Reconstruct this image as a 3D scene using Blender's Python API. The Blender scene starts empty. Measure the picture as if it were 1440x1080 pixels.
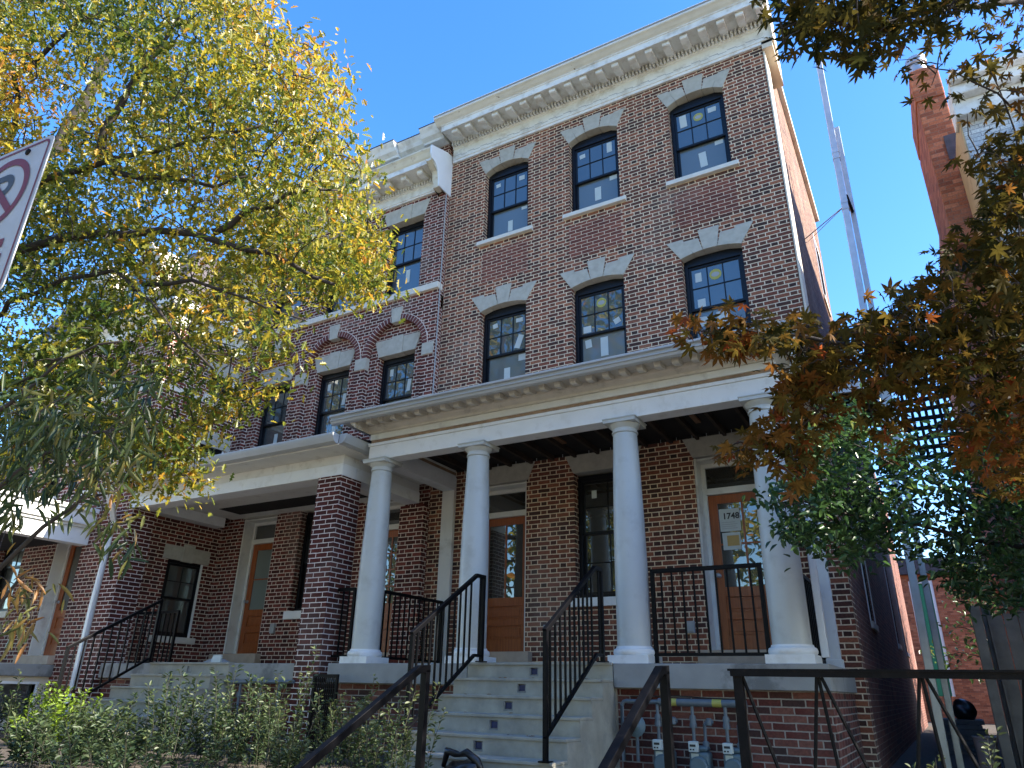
import bpy, math, random
import numpy as np
from mathutils import Vector, Matrix
R_ = math.radians
rng = random.Random(7)
nr = np.random.default_rng(11)
S = bpy.context.scene
C = S.collection

# ------------------------------------------------------------------ camera
CAM = Vector((0, -9.626, 0)); F = 1003.2
def _basis(yaw, pitch, roll):
    fwd = Vector((-math.sin(yaw)*math.cos(pitch), math.cos(yaw)*math.cos(pitch), math.sin(pitch)))
    right = Vector((math.cos(yaw), math.sin(yaw), 0)); down = fwd.cross(right)
    c, s = math.cos(roll), math.sin(roll)
    return c*right+s*down, -s*right+c*down, fwd
RT, DN, FW = _basis(R_(29.94), R_(23.23), R_(-1.19))
cd = bpy.data.cameras.new('camera'); co = bpy.data.objects.new('camera', cd); C.objects.link(co)
m = Matrix.Identity(4)
for i in range(3):
    m[i][0] = RT[i]; m[i][1] = -DN[i]; m[i][2] = -FW[i]; m[i][3] = CAM[i]
co.matrix_world = m
cd.sensor_width = 36; cd.lens = 36*F/1440; cd.clip_start = .05; cd.clip_end = 3000
S.camera = co
def ray(px, py): return RT*((px-720)/F) + DN*((py-540)/F) + FW
def atd(px, py, d): return CAM + ray(px, py)*d
def atY(px, py, Y):
    r = ray(px, py); return CAM + r*((Y-CAM.y)/r.y)

# ------------------------------------------------------------------ materials
def newmat(name):
    m = bpy.data.materials.new(name); m.use_nodes = True
    nt = m.node_tree; b = nt.nodes['Principled BSDF']; return m, nt, b
class G:                                   # tiny node-graph helper
    def __init__(s, nt): s.nt = nt
    def put(s, sock, v):
        if isinstance(v, (int, float)): sock.default_value = v
        elif isinstance(v, (tuple, list)): sock.default_value = v
        else: s.nt.links.new(v, sock)
    def m(s, op, a, b=None, c=None):
        n = s.nt.nodes.new('ShaderNodeMath'); n.operation = op
        s.put(n.inputs[0], a)
        if b is not None: s.put(n.inputs[1], b)
        if c is not None: s.put(n.inputs[2], c)
        return n.outputs[0]
    def noise(s, scale, detail=4, vec=None, rough=.55):
        n = s.nt.nodes.new('ShaderNodeTexNoise'); n.inputs['Scale'].default_value = scale
        n.inputs['Detail'].default_value = detail; n.inputs['Roughness'].default_value = rough
        if vec is not None: s.nt.links.new(vec, n.inputs['Vector'])
        return n.outputs['Fac']
    def mix(s, f, a, b, blend='MIX'):
        n = s.nt.nodes.new('ShaderNodeMix'); n.data_type = 'RGBA'; n.blend_type = blend
        s.put(n.inputs[0], f)
        for k, v in ((6, a), (7, b)):
            if isinstance(v, tuple): v = v if len(v) == 4 else (*v, 1)
            s.put(n.inputs[k], v)
        return n.outputs[2]
    def mr(s, v, a, b, c=0., d=1.):
        n = s.nt.nodes.new('ShaderNodeMapRange'); s.put(n.inputs[0], v)
        for k, x in zip((1, 2, 3, 4), (a, b, c, d)): n.inputs[k].default_value = x
        return n.outputs[0]
    def ramp(s, f, stops):
        n = s.nt.nodes.new('ShaderNodeValToRGB'); e = n.color_ramp.elements
        while len(e) < len(stops): e.new(.5)
        for el, (p, c) in zip(e, stops): el.position = p; el.color = (*c, 1)
        s.put(n.inputs[0], f); return n.outputs[0]
    def pos(s):
        g = s.nt.nodes.new('ShaderNodeNewGeometry'); return g
    def sep(s, v):
        n = s.nt.nodes.new('ShaderNodeSeparateXYZ'); s.nt.links.new(v, n.inputs[0]); return n.outputs
    def comb(s, x, y, z):
        n = s.nt.nodes.new('ShaderNodeCombineXYZ')
        for k, v in enumerate((x, y, z)): s.put(n.inputs[k], v)
        return n.outputs[0]
    def bump(s, b, h, strength, dist):
        n = s.nt.nodes.new('ShaderNodeBump'); n.inputs['Strength'].default_value = strength
        n.inputs['Distance'].default_value = dist; s.nt.links.new(h, n.inputs['Height'])
        s.nt.links.new(n.outputs[0], b.inputs['Normal'])

def plain(name, col, rough=.6, var=.12, scale=6., metal=0., bump=0., bscale=60., dirt=None, dscale=2.5, dlo=.55, dhi=.75):
    m, nt, b = newmat(name); g = G(nt); geo = g.pos(); p = geo.outputs['Position']
    f = g.noise(scale, 6, p)
    lo = tuple(c*(1-var) for c in col); hi = tuple(min(1, c*(1+var)) for c in col)
    c = g.mix(g.mr(f, .3, .7), lo, hi)
    if dirt is not None:
        d = g.mr(g.noise(dscale, 8, p, .65), dlo, dhi); c = g.mix(d, c, dirt)
    nt.links.new(c, b.inputs['Base Color'])
    b.inputs['Roughness'].default_value = rough; b.inputs['Metallic'].default_value = metal
    if bump: g.bump(b, g.noise(bscale, 5, p), bump, .004)
    return m

def brick(name, stops, mortar, header=(.02, .017, .018), P=.32, flemish=True, H=.0677, jw=.0055, hdark=.55, wrap=False, soot=.35, bumpd=.006, off=0., softj=.002):
    m, nt, b = newmat(name); g = G(nt); geo = g.pos()
    x, y, z = g.sep(geo.outputs['Position']); nx, ny, nz = g.sep(geo.outputs['Normal'])
    s = g.m('GREATER_THAN', g.m('ABSOLUTE', nx), g.m('ABSOLUTE', ny))
    if wrap: u = g.m('ADD', x, y)
    else: u = g.m('ADD', g.m('MULTIPLY', x, g.m('SUBTRACT', 1., s)), g.m('MULTIPLY', y, s))
    wob = g.m('MULTIPLY', g.m('SUBTRACT', g.noise(9., 2, geo.outputs['Position']), .5), .008)
    v = g.m('DIVIDE', g.m('ADD', g.m('ADD', z, 20.+off), wob), H); row = g.m('FLOOR', v); fv = g.m('FRACT', v)
    u = g.m('ADD', g.m('DIVIDE', g.m('ADD', g.m('ADD', u, 50.), wob), P), g.m('MULTIPLY', g.m('MODULO', row, 2.), .5))
    iu = g.m('FLOOR', u); f = g.m('FRACT', u)
    a = g.m('MINIMUM', f, g.m('SUBTRACT', 1., f))
    if flemish:
        hd = g.m('GREATER_THAN', f, .667)
        a = g.m('MINIMUM', a, g.m('ABSOLUTE', g.m('SUBTRACT', f, .667)))
        bid = g.m('ADD', g.m('MULTIPLY', iu, 2.), hd)
    else: hd = None; bid = iu
    dmin = g.m('MINIMUM', g.m('MULTIPLY', a, P), g.m('MULTIPLY', g.m('MINIMUM', fv, g.m('SUBTRACT', 1., fv)), H))
    edge = g.m('ADD', dmin, g.m('MULTIPLY', g.m('SUBTRACT', g.noise(55., 2, geo.outputs['Position']), .5), .004))
    mask = g.mr(edge, jw-softj/2, jw+softj/2)
    wn = nt.nodes.new('ShaderNodeTexWhiteNoise'); wn.noise_dimensions = '3D'
    nt.links.new(g.comb(bid, row, s), wn.inputs['Vector'])
    col = g.ramp(wn.outputs['Value'], stops)
    if flemish: col = g.mix(g.m('MULTIPLY', hd, hdark), col, header)
    big = g.noise(.9, 5, geo.outputs['Position'], .6); fine = g.noise(40., 4, geo.outputs['Position'])
    col = g.mix(1., col, g.ramp(fine, [(.3, (.72, .72, .72)), (.7, (1.25, 1.22, 1.2))]), 'MULTIPLY')
    mo = g.mix(g.mr(g.noise(14., 4, geo.outputs['Position']), .35, .7), mortar, tuple(c*.72 for c in mortar))
    c = g.mix(mask, mo, col)
    st = nt.nodes.new('ShaderNodeMapping'); st.inputs['Scale'].default_value = (2.2, 2.2, .22); nt.links.new(geo.outputs['Position'], st.inputs[0])
    c = g.mix(g.mr(g.noise(1., 6, st.outputs[0], .62), .54, .78, 0., .42), c, g.mix(1., c, (.50, .47, .45), 'MULTIPLY'))
    c = g.mix(g.mr(g.noise(.55, 5, geo.outputs['Position'], .6), .55, .8, 0., .30), c, (.42, .36, .30))
    c = g.mix(g.mr(big, .3, .75, 0., soot), c, g.mix(1., c, (.55, .52, .5), 'MULTIPLY'))
    nt.links.new(c, b.inputs['Base Color']); b.inputs['Roughness'].default_value = .85
    b.inputs['Specular IOR Level'].default_value = .25
    g.bump(b, g.m('ADD', mask, g.m('MULTIPLY', fine, .35)), .7, bumpd)
    return m

def glass(name, tint, refl, rough=.015, wav=.25):
    m, nt, b = newmat(name); g = G(nt); geo = g.pos()
    b.inputs['Base Color'].default_value = (*tint, 1); b.inputs['Roughness'].default_value = .35
    gl = nt.nodes.new('ShaderNodeBsdfGlossy'); gl.inputs['Roughness'].default_value = rough
    gl.inputs['Color'].default_value = (.80, .84, .82, 1)
    bp = nt.nodes.new('ShaderNodeBump'); bp.inputs['Strength'].default_value = wav; bp.inputs['Distance'].default_value = .004
    nt.links.new(g.noise(3., 2, geo.outputs['Position']), bp.inputs['Height']); nt.links.new(bp.outputs[0], gl.inputs['Normal'])
    lw = nt.nodes.new('ShaderNodeFresnel'); lw.inputs[0].default_value = 1.5
    f = g.m('ADD', refl, lw.outputs[0])
    mx = nt.nodes.new('ShaderNodeMixShader'); g.put(mx.inputs[0], f)
    nt.links.new(b.outputs[0], mx.inputs[1]); nt.links.new(gl.outputs[0], mx.inputs[2])
    nt.links.new(mx.outputs[0], nt.nodes['Material Output'].inputs[0]); return m

def leafmat(name, stops, transl=.4, rough=.5, spec=.4):
    m, nt, b = newmat(name); g = G(nt)
    at = nt.nodes.new('ShaderNodeAttribute'); at.attribute_name = 'tint'
    geo = g.pos(); f = g.m('ADD', at.outputs['Fac'], g.m('MULTIPLY', g.m('SUBTRACT', geo.outputs['Random Per Island'], .5), .3))
    col = g.ramp(f, stops)
    col = g.mix(1., col, g.ramp(g.noise(60., 3, geo.outputs['Position']), [(.3, (.75, .75, .75)), (.7, (1.2, 1.2, 1.2))]), 'MULTIPLY')
    nt.links.new(col, b.inputs['Base Color']); b.inputs['Roughness'].default_value = rough
    b.inputs['Specular IOR Level'].default_value = spec
    tr = nt.nodes.new('ShaderNodeBsdfTranslucent'); nt.links.new(col, tr.inputs[0])
    mx = nt.nodes.new('ShaderNodeMixShader'); mx.inputs[0].default_value = transl
    nt.links.new(b.outputs[0], mx.inputs[1]); nt.links.new(tr.outputs[0], mx.inputs[2])
    nt.links.new(mx.outputs[0], nt.nodes['Material Output'].inputs[0]); return m

MT = {}
MT['brick'] = brick('brick_flemish', [(0, (.060, .032, .026)), (.35, (.165, .056, .036)), (.7, (.235, .078, .046)), (1, (.31, .122, .066))], (.86, .68, .47), header=(.030, .023, .021), hdark=.55, jw=.007)
MT['brick2'] = brick('brick_flemish_red', [(0, (.06, .018, .015)), (.4, (.11, .027, .020)), (1, (.20, .050, .035))], (.80, .66, .54), hdark=.35, off=.03, jw=.0065)
MT['pier'] = brick('brick_pier', [(0, (.052, .014, .012)), (1, (.105, .023, .017))], (.80, .70, .64), P=.215, flemish=False, wrap=True, jw=.0062, soot=.2)
MT['panel'] = brick('brick_panel', [(0, (.125, .042, .032)), (1, (.23, .075, .050))], (.78, .60, .43), P=.215, flemish=False)
MT['found'] = brick('brick_foundation', [(0, (.06, .035, .032)), (.5, (.14, .038, .030)), (1, (.23, .10, .075))], (.42, .37, .32), P=.215, flemish=False, H=.0677, jw=.006, soot=.7)
MT['side'] = brick('brick_side', [(0, (.085, .040, .030)), (.5, (.17, .080, .052)), (1, (.26, .145, .09))], (.36, .28, .20), P=.215, flemish=False, jw=.005, soot=.8, bumpd=.004)
MT['sidelow'] = brick('brick_side_low', [(0, (.12, .055, .045)), (1, (.24, .095, .07))], (.38, .28, .22), P=.215, flemish=False, jw=.004, soot=.8, bumpd=.004)
MT['orange'] = brick('brick_orange', [(0, (.23, .075, .040)), (.6, (.40, .13, .062)), (1, (.50, .19, .10))], (.27, .16, .11), P=.215, flemish=False, jw=.004)
MT['whitebrick'] = brick('brick_whitewashed', [(0, (.55, .55, .54)), (1, (.70, .70, .68))], (.30, .30, .31), P=.215, flemish=False, jw=.004, soot=.2)
MT['vous'] = plain('voussoir_brick', (.11, .028, .024), .85, .35, 25.)
MT['mortar'] = plain('mortar', (.62, .53, .46), .9, .1)
MT['white'] = plain('white_paint', (.74, .75, .74), .45, .05, 3., dirt=(.55, .54, .50), dscale=5., dlo=.55, dhi=.8)
MT['trim'] = plain('cream_paint', (.66, .65, .60), .5, .06, 3., dirt=(.45, .43, .38), dscale=4.)
MT['corn'] = plain('cornice_paint', (.72, .72, .68), .55, .06, 3., dirt=(.38, .33, .25), dscale=4.2, dlo=.48, dhi=.78, bump=.15, bscale=30)
MT['cornpeel'] = plain('peeling_paint', (.66, .64, .56), .6, .08, 4., dirt=(.16, .11, .07), dscale=7., dlo=.66, dhi=.70, bump=.3, bscale=25)
MT['cornrust'] = plain('stained_paint', (.62, .58, .46), .6, .12, 3., dirt=(.26, .12, .05), dscale=4.5, dlo=.55, dhi=.7, bump=.2, bscale=30)
MT['porchcorn'] = plain('weathered_cornice', (.54, .50, .43), .6, .1, 4., dirt=(.28, .25, .21), dscale=5.)
MT['column'] = plain('column_paint', (.50, .515, .49), .4, .04, 2., dirt=(.36, .36, .33), dscale=3.5, dlo=.52, dhi=.85, bump=.12, bscale=45)
MT['stone'] = plain('limestone', (.41, .385, .32), .8, .12, 9., bump=.25, bscale=70, dirt=(.34, .31, .26), dscale=4.)
MT['sill'] = plain('sill_stone', (.62, .58, .50), .7, .08, 9., bump=.15)
MT['conc'] = plain('concrete', (.31, .295, .245), .85, .18, 5., bump=.3, bscale=80, dirt=(.20, .20, .19), dscale=6., dlo=.5, dhi=.8)
MT['concslab'] = plain('concrete_patched', (.27, .27, .26), .85, .12, 4., bump=.2, bscale=60, dirt=(.15, .15, .145), dscale=1.6, dlo=.52, dhi=.60)
MT['thresh'] = plain('brownstone', (.42, .33, .25), .8, .12, 8., bump=.2)
MT['black'] = plain('black_iron', (.0035, .0035, .0045), .42, .2, 30., bump=.1, bscale=150)
MT['black'].node_tree.nodes['Principled BSDF'].inputs['Specular IOR Level'].default_value = .12
MT['rusty'] = plain('old_iron', (.0045, .004, .0045), .6, .3, 20., bump=.4, bscale=120, dirt=(.018, .011, .008), dscale=20.)
MT['rusty'].node_tree.nodes['Principled BSDF'].inputs['Specular IOR Level'].default_value = .15
MT['frame'] = plain('black_window_frame', (.004, .0045, .0065), .38, .1)
MT['frame'].node_tree.nodes['Principled BSDF'].inputs['Specular IOR Level'].default_value = .3
MT['head'] = plain('dark_head_board', (.012, .010, .009), .8, .4, 12., dirt=(.06, .025, .012), dscale=5., dlo=.55, dhi=.65)
MT['dark'] = plain('void_black', (.010, .008, .007), .9, .5, 3.)
MT['wood'] = plain('bare_lumber', (.20, .10, .045), .7, .25, 12.)
MT['joist'] = plain('dark_joist', (.035, .020, .012), .85, .4, 8.)
MT['brownwood'] = plain('bare_wood_strip', (.30, .19, .11), .75, .3, 7.)
def doorwood():
    m, nt, b = newmat('stained_door_wood'); g = G(nt); geo = g.pos()
    mp = nt.nodes.new('ShaderNodeMapping'); mp.inputs['Scale'].default_value = (14, 14, 1.2)
    nt.links.new(geo.outputs['Position'], mp.inputs[0])
    c = g.ramp(g.noise(3., 6, mp.outputs[0]), [(.25, (.19, .046, .009)), (.75, (.37, .096, .020))])
    nt.links.new(c, b.inputs['Base Color']); b.inputs['Roughness'].default_value = .35; return m
MT['door'] = doorwood()
MT['gutter'] = plain('gutter_metal', (.40, .42, .43), .35, .05, 3.)
MT['down'] = plain('downspout_metal', (.70, .73, .75), .35, .04, 3.)
MT['roofgrey'] = plain('roof_membrane', (.20, .20, .20), .8, .2)
MT['slate'] = plain('slate_roof', (.055, .045, .05), .7, .35, 9.)
MT['glassU'] = glass('window_glass', (.045, .052, .050), .10)
MT['glassL'] = glass('screened_glass', (.105, .118, .112), .05, .05)
MT['glassD'] = glass('door_glass', (.018, .016, .013), .14, .01, .15)
MT['glassF'] = glass('frosted_glass', (.16, .19, .17), .06, .2)
MT['sticker'] = plain('paper_sticker', (.50, .54, .51), .6, .04)
MT['yellow'] = plain('yellow_sticker', (.36, .33, .07), .5, .05)
MT['ink'] = plain('black_ink', (.02, .02, .02), .6, .1)
MT['tan'] = plain('manila_paper', (.45, .30, .10), .7, .06)
MT['grey'] = plain('grey_plastic', (.33, .34, .34), .5, .06)
MT['gaspipe'] = plain('gas_pipe_paint', (.10, .125, .145), .45, .12, 12., bump=.1)
MT['meter'] = plain('gas_meter_paint', (.10, .145, .165), .5, .12, 9., bump=.15, bscale=90)
MT['bluebox'] = plain('blue_junction_box', (.006, .014, .075), .5, .2)
MT['hole'] = plain('mortar_rim', (.20, .20, .19), .9, .25, 30.)
MT['steel'] = plain('galvanised_steel', (.42, .44, .46), .38, .12, 8., metal=.6)
MT['plywood'] = plain('plywood', (.48, .33, .17), .75, .14, 3., dirt=(.28, .17, .08), dscale=3.)
MT['oldwood'] = plain('weathered_wood', (.17, .15, .125), .85, .3, 5., bump=.4, bscale=40)
MT['plank'] = plain('grey_planks', (.15, .15, .145), .85, .25, 6.)
MT['bag'] = plain('black_bag', (.012, .012, .013), .3, .2, bump=.6, bscale=15)
MT['bucket'] = plain('bucket_plastic', (.55, .42, .40), .5, .08)
MT['soil'] = plain('mulch', (.055, .042, .030), .95, .4, 14., bump=.6, bscale=40)
MT['asphalt'] = plain('asphalt', (.095, .09, .083), .9, .15, 30.)
MT['pave'] = plain('pavement', (.27, .245, .20), .9, .1, 8.)
MT['green'] = plain('green_door_paint', (.02, .20, .10), .5, .08)
MT['siding'] = plain('cream_siding', (.62, .54, .42), .6, .06)
MT['signw'] = plain('sign_white', (.36, .37, .38), .35, .05, 6., dirt=(.42, .43, .45), dscale=9., dlo=.5, dhi=.75)
MT['signr'] = plain('sign_red', (.13, .006, .012), .4, .12, 12.)
MT['signk'] = plain('sign_black', (.035, .035, .04), .4, .1)
MT['bark'] = plain('bark', (.030, .023, .018), .9, .35, 14., bump=.6, bscale=30)
MT['barkpale'] = plain('pale_bark', (.24, .20, .16), .9, .25, 14., bump=.4, bscale=30)
MT['twig'] = plain('dark_twig', (.030, .022, .018), .85, .3)
MT['stem'] = plain('shrub_stem', (.035, .035, .018), .8, .25)
MT['leafA'] = leafmat('oak_leaf', [(0, (.030, .065, .012)), (.28, (.10, .145, .020)), (.5, (.25, .25, .030)), (.75, (.48, .37, .035)), (1, (.50, .21, .025))], .56, .35, .5)
MT['leafN'] = leafmat('long_leaf', [(0, (.022, .045, .016)), (.5, (.06, .085, .022)), (.8, (.20, .17, .045)), (1, (.30, .14, .04))], .35, .4)
MT['leafM'] = leafmat('maple_leaf', [(0, (.034, .036, .009)), (.4, (.10, .070, .013)), (.75, (.20, .080, .018)), (1, (.30, .060, .020))], .5, .55, .1)
MT['leafG'] = leafmat('green_leaf', [(0, (.020, .048, .016)), (.5, (.050, .110, .032)), (.85, (.10, .18, .045)), (1, (.18, .21, .05))], .35, .32, .5)
MT['leafS'] = leafmat('shrub_leaf', [(0, (.022, .040, .018)), (.5, (.045, .075, .030)), (1, (.10, .12, .045))], .3, .45)
MT['leafY'] = leafmat('lime_leaf', [(0, (.08, .15, .012)), (1, (.24, .34, .03))], .4, .45)
MT['leafB'] = leafmat('fallen_leaf', [(0, (.10, .04, .015)), (1, (.30, .15, .05))], .1, .6)

# ------------------------------------------------------------------ mesh builder
class MB:
    def __init__(s): s.v = []; s.f = []; s.mi = []
    def add(s, vs, fs, mi=0):
        o = len(s.v); s.v += [tuple(v) for v in vs]
        s.f += [tuple(o+i for i in f) for f in fs]; s.mi += [mi]*len(fs); return s
    def box(s, x0, x1, y0, y1, z0, z1, mi=0):
        if x0 > x1: x0, x1 = x1, x0
        if y0 > y1: y0, y1 = y1, y0
        if z0 > z1: z0, z1 = z1, z0
        v = [(x0,y0,z0),(x1,y0,z0),(x1,y1,z0),(x0,y1,z0),(x0,y0,z1),(x1,y0,z1),(x1,y1,z1),(x0,y1,z1)]
        return s.add(v, [(3,2,1,0),(4,5,6,7),(0,1,5,4),(1,2,6,5),(2,3,7,6),(3,0,4,7)], mi)
    def prism_y(s, pts, y0, y1, mi=0):      # pts (x,z) counter-clockwise seen from -y
        n = len(pts); a = sum(pts[i][0]*pts[(i+1) % n][1]-pts[(i+1) % n][0]*pts[i][1] for i in range(n))
        if a < 0: pts = pts[::-1]
        v = [(x, y0, z) for x, z in pts]+[(x, y1, z) for x, z in pts]
        f = [tuple(range(n)), tuple(range(2*n-1, n-1, -1))]+[((i+1) % n, i, n+i, n+(i+1) % n) for i in range(n)]
        return s.add(v, f, mi)
    def prism_x(s, pts, x0, x1, mi=0):      # pts (y,z)
        n = len(pts); a = sum(pts[i][0]*pts[(i+1) % n][1]-pts[(i+1) % n][0]*pts[i][1] for i in range(n))
        if a < 0: pts = pts[::-1]
        v = [(x1, y, z) for y, z in pts]+[(x0, y, z) for y, z in pts]
        f = [tuple(range(n)), tuple(range(2*n-1, n-1, -1))]+[((i+1) % n, i, n+i, n+(i+1) % n) for i in range(n)]
        return s.add(v, f, mi)
    def tube(s, pts, r, n=8, mi=0, caps=True, sq=False):
        pts = [Vector(p) for p in pts]; rs = r if isinstance(r, (list, tuple)) else [r]*len(pts)
        rings = []; o = len(s.v); up = Vector((0, 0, 1))
        for i, p in enumerate(pts):
            t = ((pts[min(i+1, len(pts)-1)]-p).normalized()+(p-pts[max(i-1, 0)]).normalized())
            t = t.normalized() if t.length > 1e-6 else Vector((0, 0, 1))
            a = t.cross(up)
            if a.length < .05: a = t.cross(Vector((0, 1, 0)))
            a.normalize(); b = a.cross(t)
            for k in range(n):
                ang = 2*math.pi*k/n+(math.pi/4 if sq else 0); rr = rs[i]*(1.4142 if sq else 1)
                s.v.append(tuple(p+a*math.cos(ang)*rr+b*math.sin(ang)*rr))
        for i in range(len(pts)-1):
            for k in range(n):
                k2 = (k+1) % n
                s.f.append((o+i*n+k, o+(i+1)*n+k, o+(i+1)*n+k2, o+i*n+k2)); s.mi.append(mi)
        if caps:
            s.f.append(tuple(o+k for k in range(n))); s.mi.append(mi)
            s.f.append(tuple(o+(len(pts)-1)*n+k for k in range(n-1, -1, -1))); s.mi.append(mi)
        return s
    def lathe(s, cx, cy, prof, n=32, mi=0):  # prof (r,z) bottom to top
        o = len(s.v)
        for r, z in prof:
            for k in range(n): s.v.append((cx+r*math.cos(2*math.pi*k/n), cy+r*math.sin(2*math.pi*k/n), z))
        for i in range(len(prof)-1):
            for k in range(n):
                k2 = (k+1) % n; s.f.append((o+i*n+k, o+i*n+k2, o+(i+1)*n+k2, o+(i+1)*n+k)); s.mi.append(mi)
        s.f.append(tuple(o+k for k in range(n-1, -1, -1))); s.mi.append(mi)
        s.f.append(tuple(o+(len(prof)-1)*n+k for k in range(n))); s.mi.append(mi)
        return s
    def wall(s, a0, a1, z0, z1, holes, d0, d1, axis='x', mi=0):
        # wall slab along axis a (x or y) between depths d0 (front) and d1 (back), rectangular holes (a0,a1,z0,z1); only exposed faces
        A = sorted({a0, a1, *[h[i] for h in holes for i in (0, 1) if a0 < h[i] < a1]})
        Z = sorted({z0, z1, *[h[i] for h in holes for i in (2, 3) if z0 < h[i] < z1]})
        def solid(i, j):
            if i < 0 or j < 0 or i >= len(A)-1 or j >= len(Z)-1: return False
            ca, cz = (A[i]+A[i+1])/2, (Z[j]+Z[j+1])/2
            return not any(h[0] < ca < h[1] and h[2] < cz < h[3] for h in holes)
        P = (lambda a, d, z: (a, d, z)) if axis == 'x' else (lambda a, d, z: (d, a, z))
        for i in range(len(A)-1):
            for j in range(len(Z)-1):
                if not solid(i, j): continue
                l, r, b, t = A[i], A[i+1], Z[j], Z[j+1]
                q = [[P(l,d0,b),P(r,d0,b),P(r,d0,t),P(l,d0,t)], [P(r,d1,b),P(l,d1,b),P(l,d1,t),P(r,d1,t)]]
                if not solid(i-1, j): q.append([P(l,d1,b),P(l,d0,b),P(l,d0,t),P(l,d1,t)])
                if not solid(i+1, j): q.append([P(r,d0,b),P(r,d1,b),P(r,d1,t),P(r,d0,t)])
                if not solid(i, j-1): q.append([P(l,d1,b),P(r,d1,b),P(r,d0,b),P(l,d0,b)])
                if not solid(i, j+1): q.append([P(l,d0,t),P(r,d0,t),P(r,d1,t),P(l,d1,t)])
                for f in q: s.add(f, [(0, 1, 2, 3)], mi)
        return s
    def build(s, name, mats, parent=None, smooth=False, bevel=0., label=None):
        me = bpy.data.meshes.new(name); me.from_pydata(s.v, [], s.f)
        mats = mats if isinstance(mats, (list, tuple)) else [mats]
        for k in mats: me.materials.append(MT[k])
        if len(mats) > 1: me.polygons.foreach_set('material_index', s.mi)
        if smooth: me.polygons.foreach_set('use_smooth', [True]*len(me.polygons))
        me.update(); o = bpy.data.objects.new(name, me); C.objects.link(o)
        if smooth == 'auto':
            mod = o.modifiers.new('edges', 'EDGE_SPLIT'); mod.split_angle = R_(35)
        if bevel:
            bv = o.modifiers.new('bevel', 'BEVEL'); bv.width = bevel; bv.segments = 2; bv.limit_method = 'ANGLE'; bv.angle_limit = R_(40)
        if parent is not None: hang(o, parent)
        if label: o['label'] = label
        return o
def worldpos(o):
    p = Vector(o.location)
    while o.parent: o = o.parent; p += o.location
    return p
def hang(o, parent):
    p = worldpos(parent); o.parent = parent
    o.location = Vector(o.location)-p if o.type != 'EMPTY' else o.location-p
def thing(name, label, cat, loc=(0, 0, 0), group=None):
    o = bpy.data.objects.new(name, None); C.objects.link(o); o.location = loc; o.empty_display_size = .2
    o['label'] = label; o['category'] = cat
    if group: o['group'] = group
    return o
def tag(o, label, cat, group=None, kind=None):
    o['label'] = label; o['category'] = cat
    if group: o['group'] = group
    if kind: o['kind'] = kind
    return o

# ------------------------------------------------------------------ ground
GY = -.74                                                     # front gardens
def structure(o): o['kind'] = 'structure'; return o
g = MB(); g.add([(-400,-400,-1.78),(400,-400,-1.78),(400,400,-1.78),(-400,400,-1.78)], [(0,1,2,3)]); structure(g.build('ground', 'soil'))
g = MB(); g.add([(-400,-21,-1.776),(400,-21,-1.776),(400,-12,-1.776),(-400,-12,-1.776)], [(0,1,2,3)]); structure(g.build('road', 'asphalt'))
g = MB(); g.box(-60, 40, -12, -6.3, -1.78, -1.6); structure(g.build('pavement', 'pave', bevel=.02))
g = MB(); g.box(-60, 40, -26, -21, -1.78, -1.62); structure(g.build('pavement', 'pave', bevel=.02))
g = MB(); g.box(-60, -.95, -6.05, 2, -1.775, GY); g.box(-.95, 40, -6.05, 40, -1.775, -.80); structure(g.build('front_garden', 'soil'))

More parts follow.
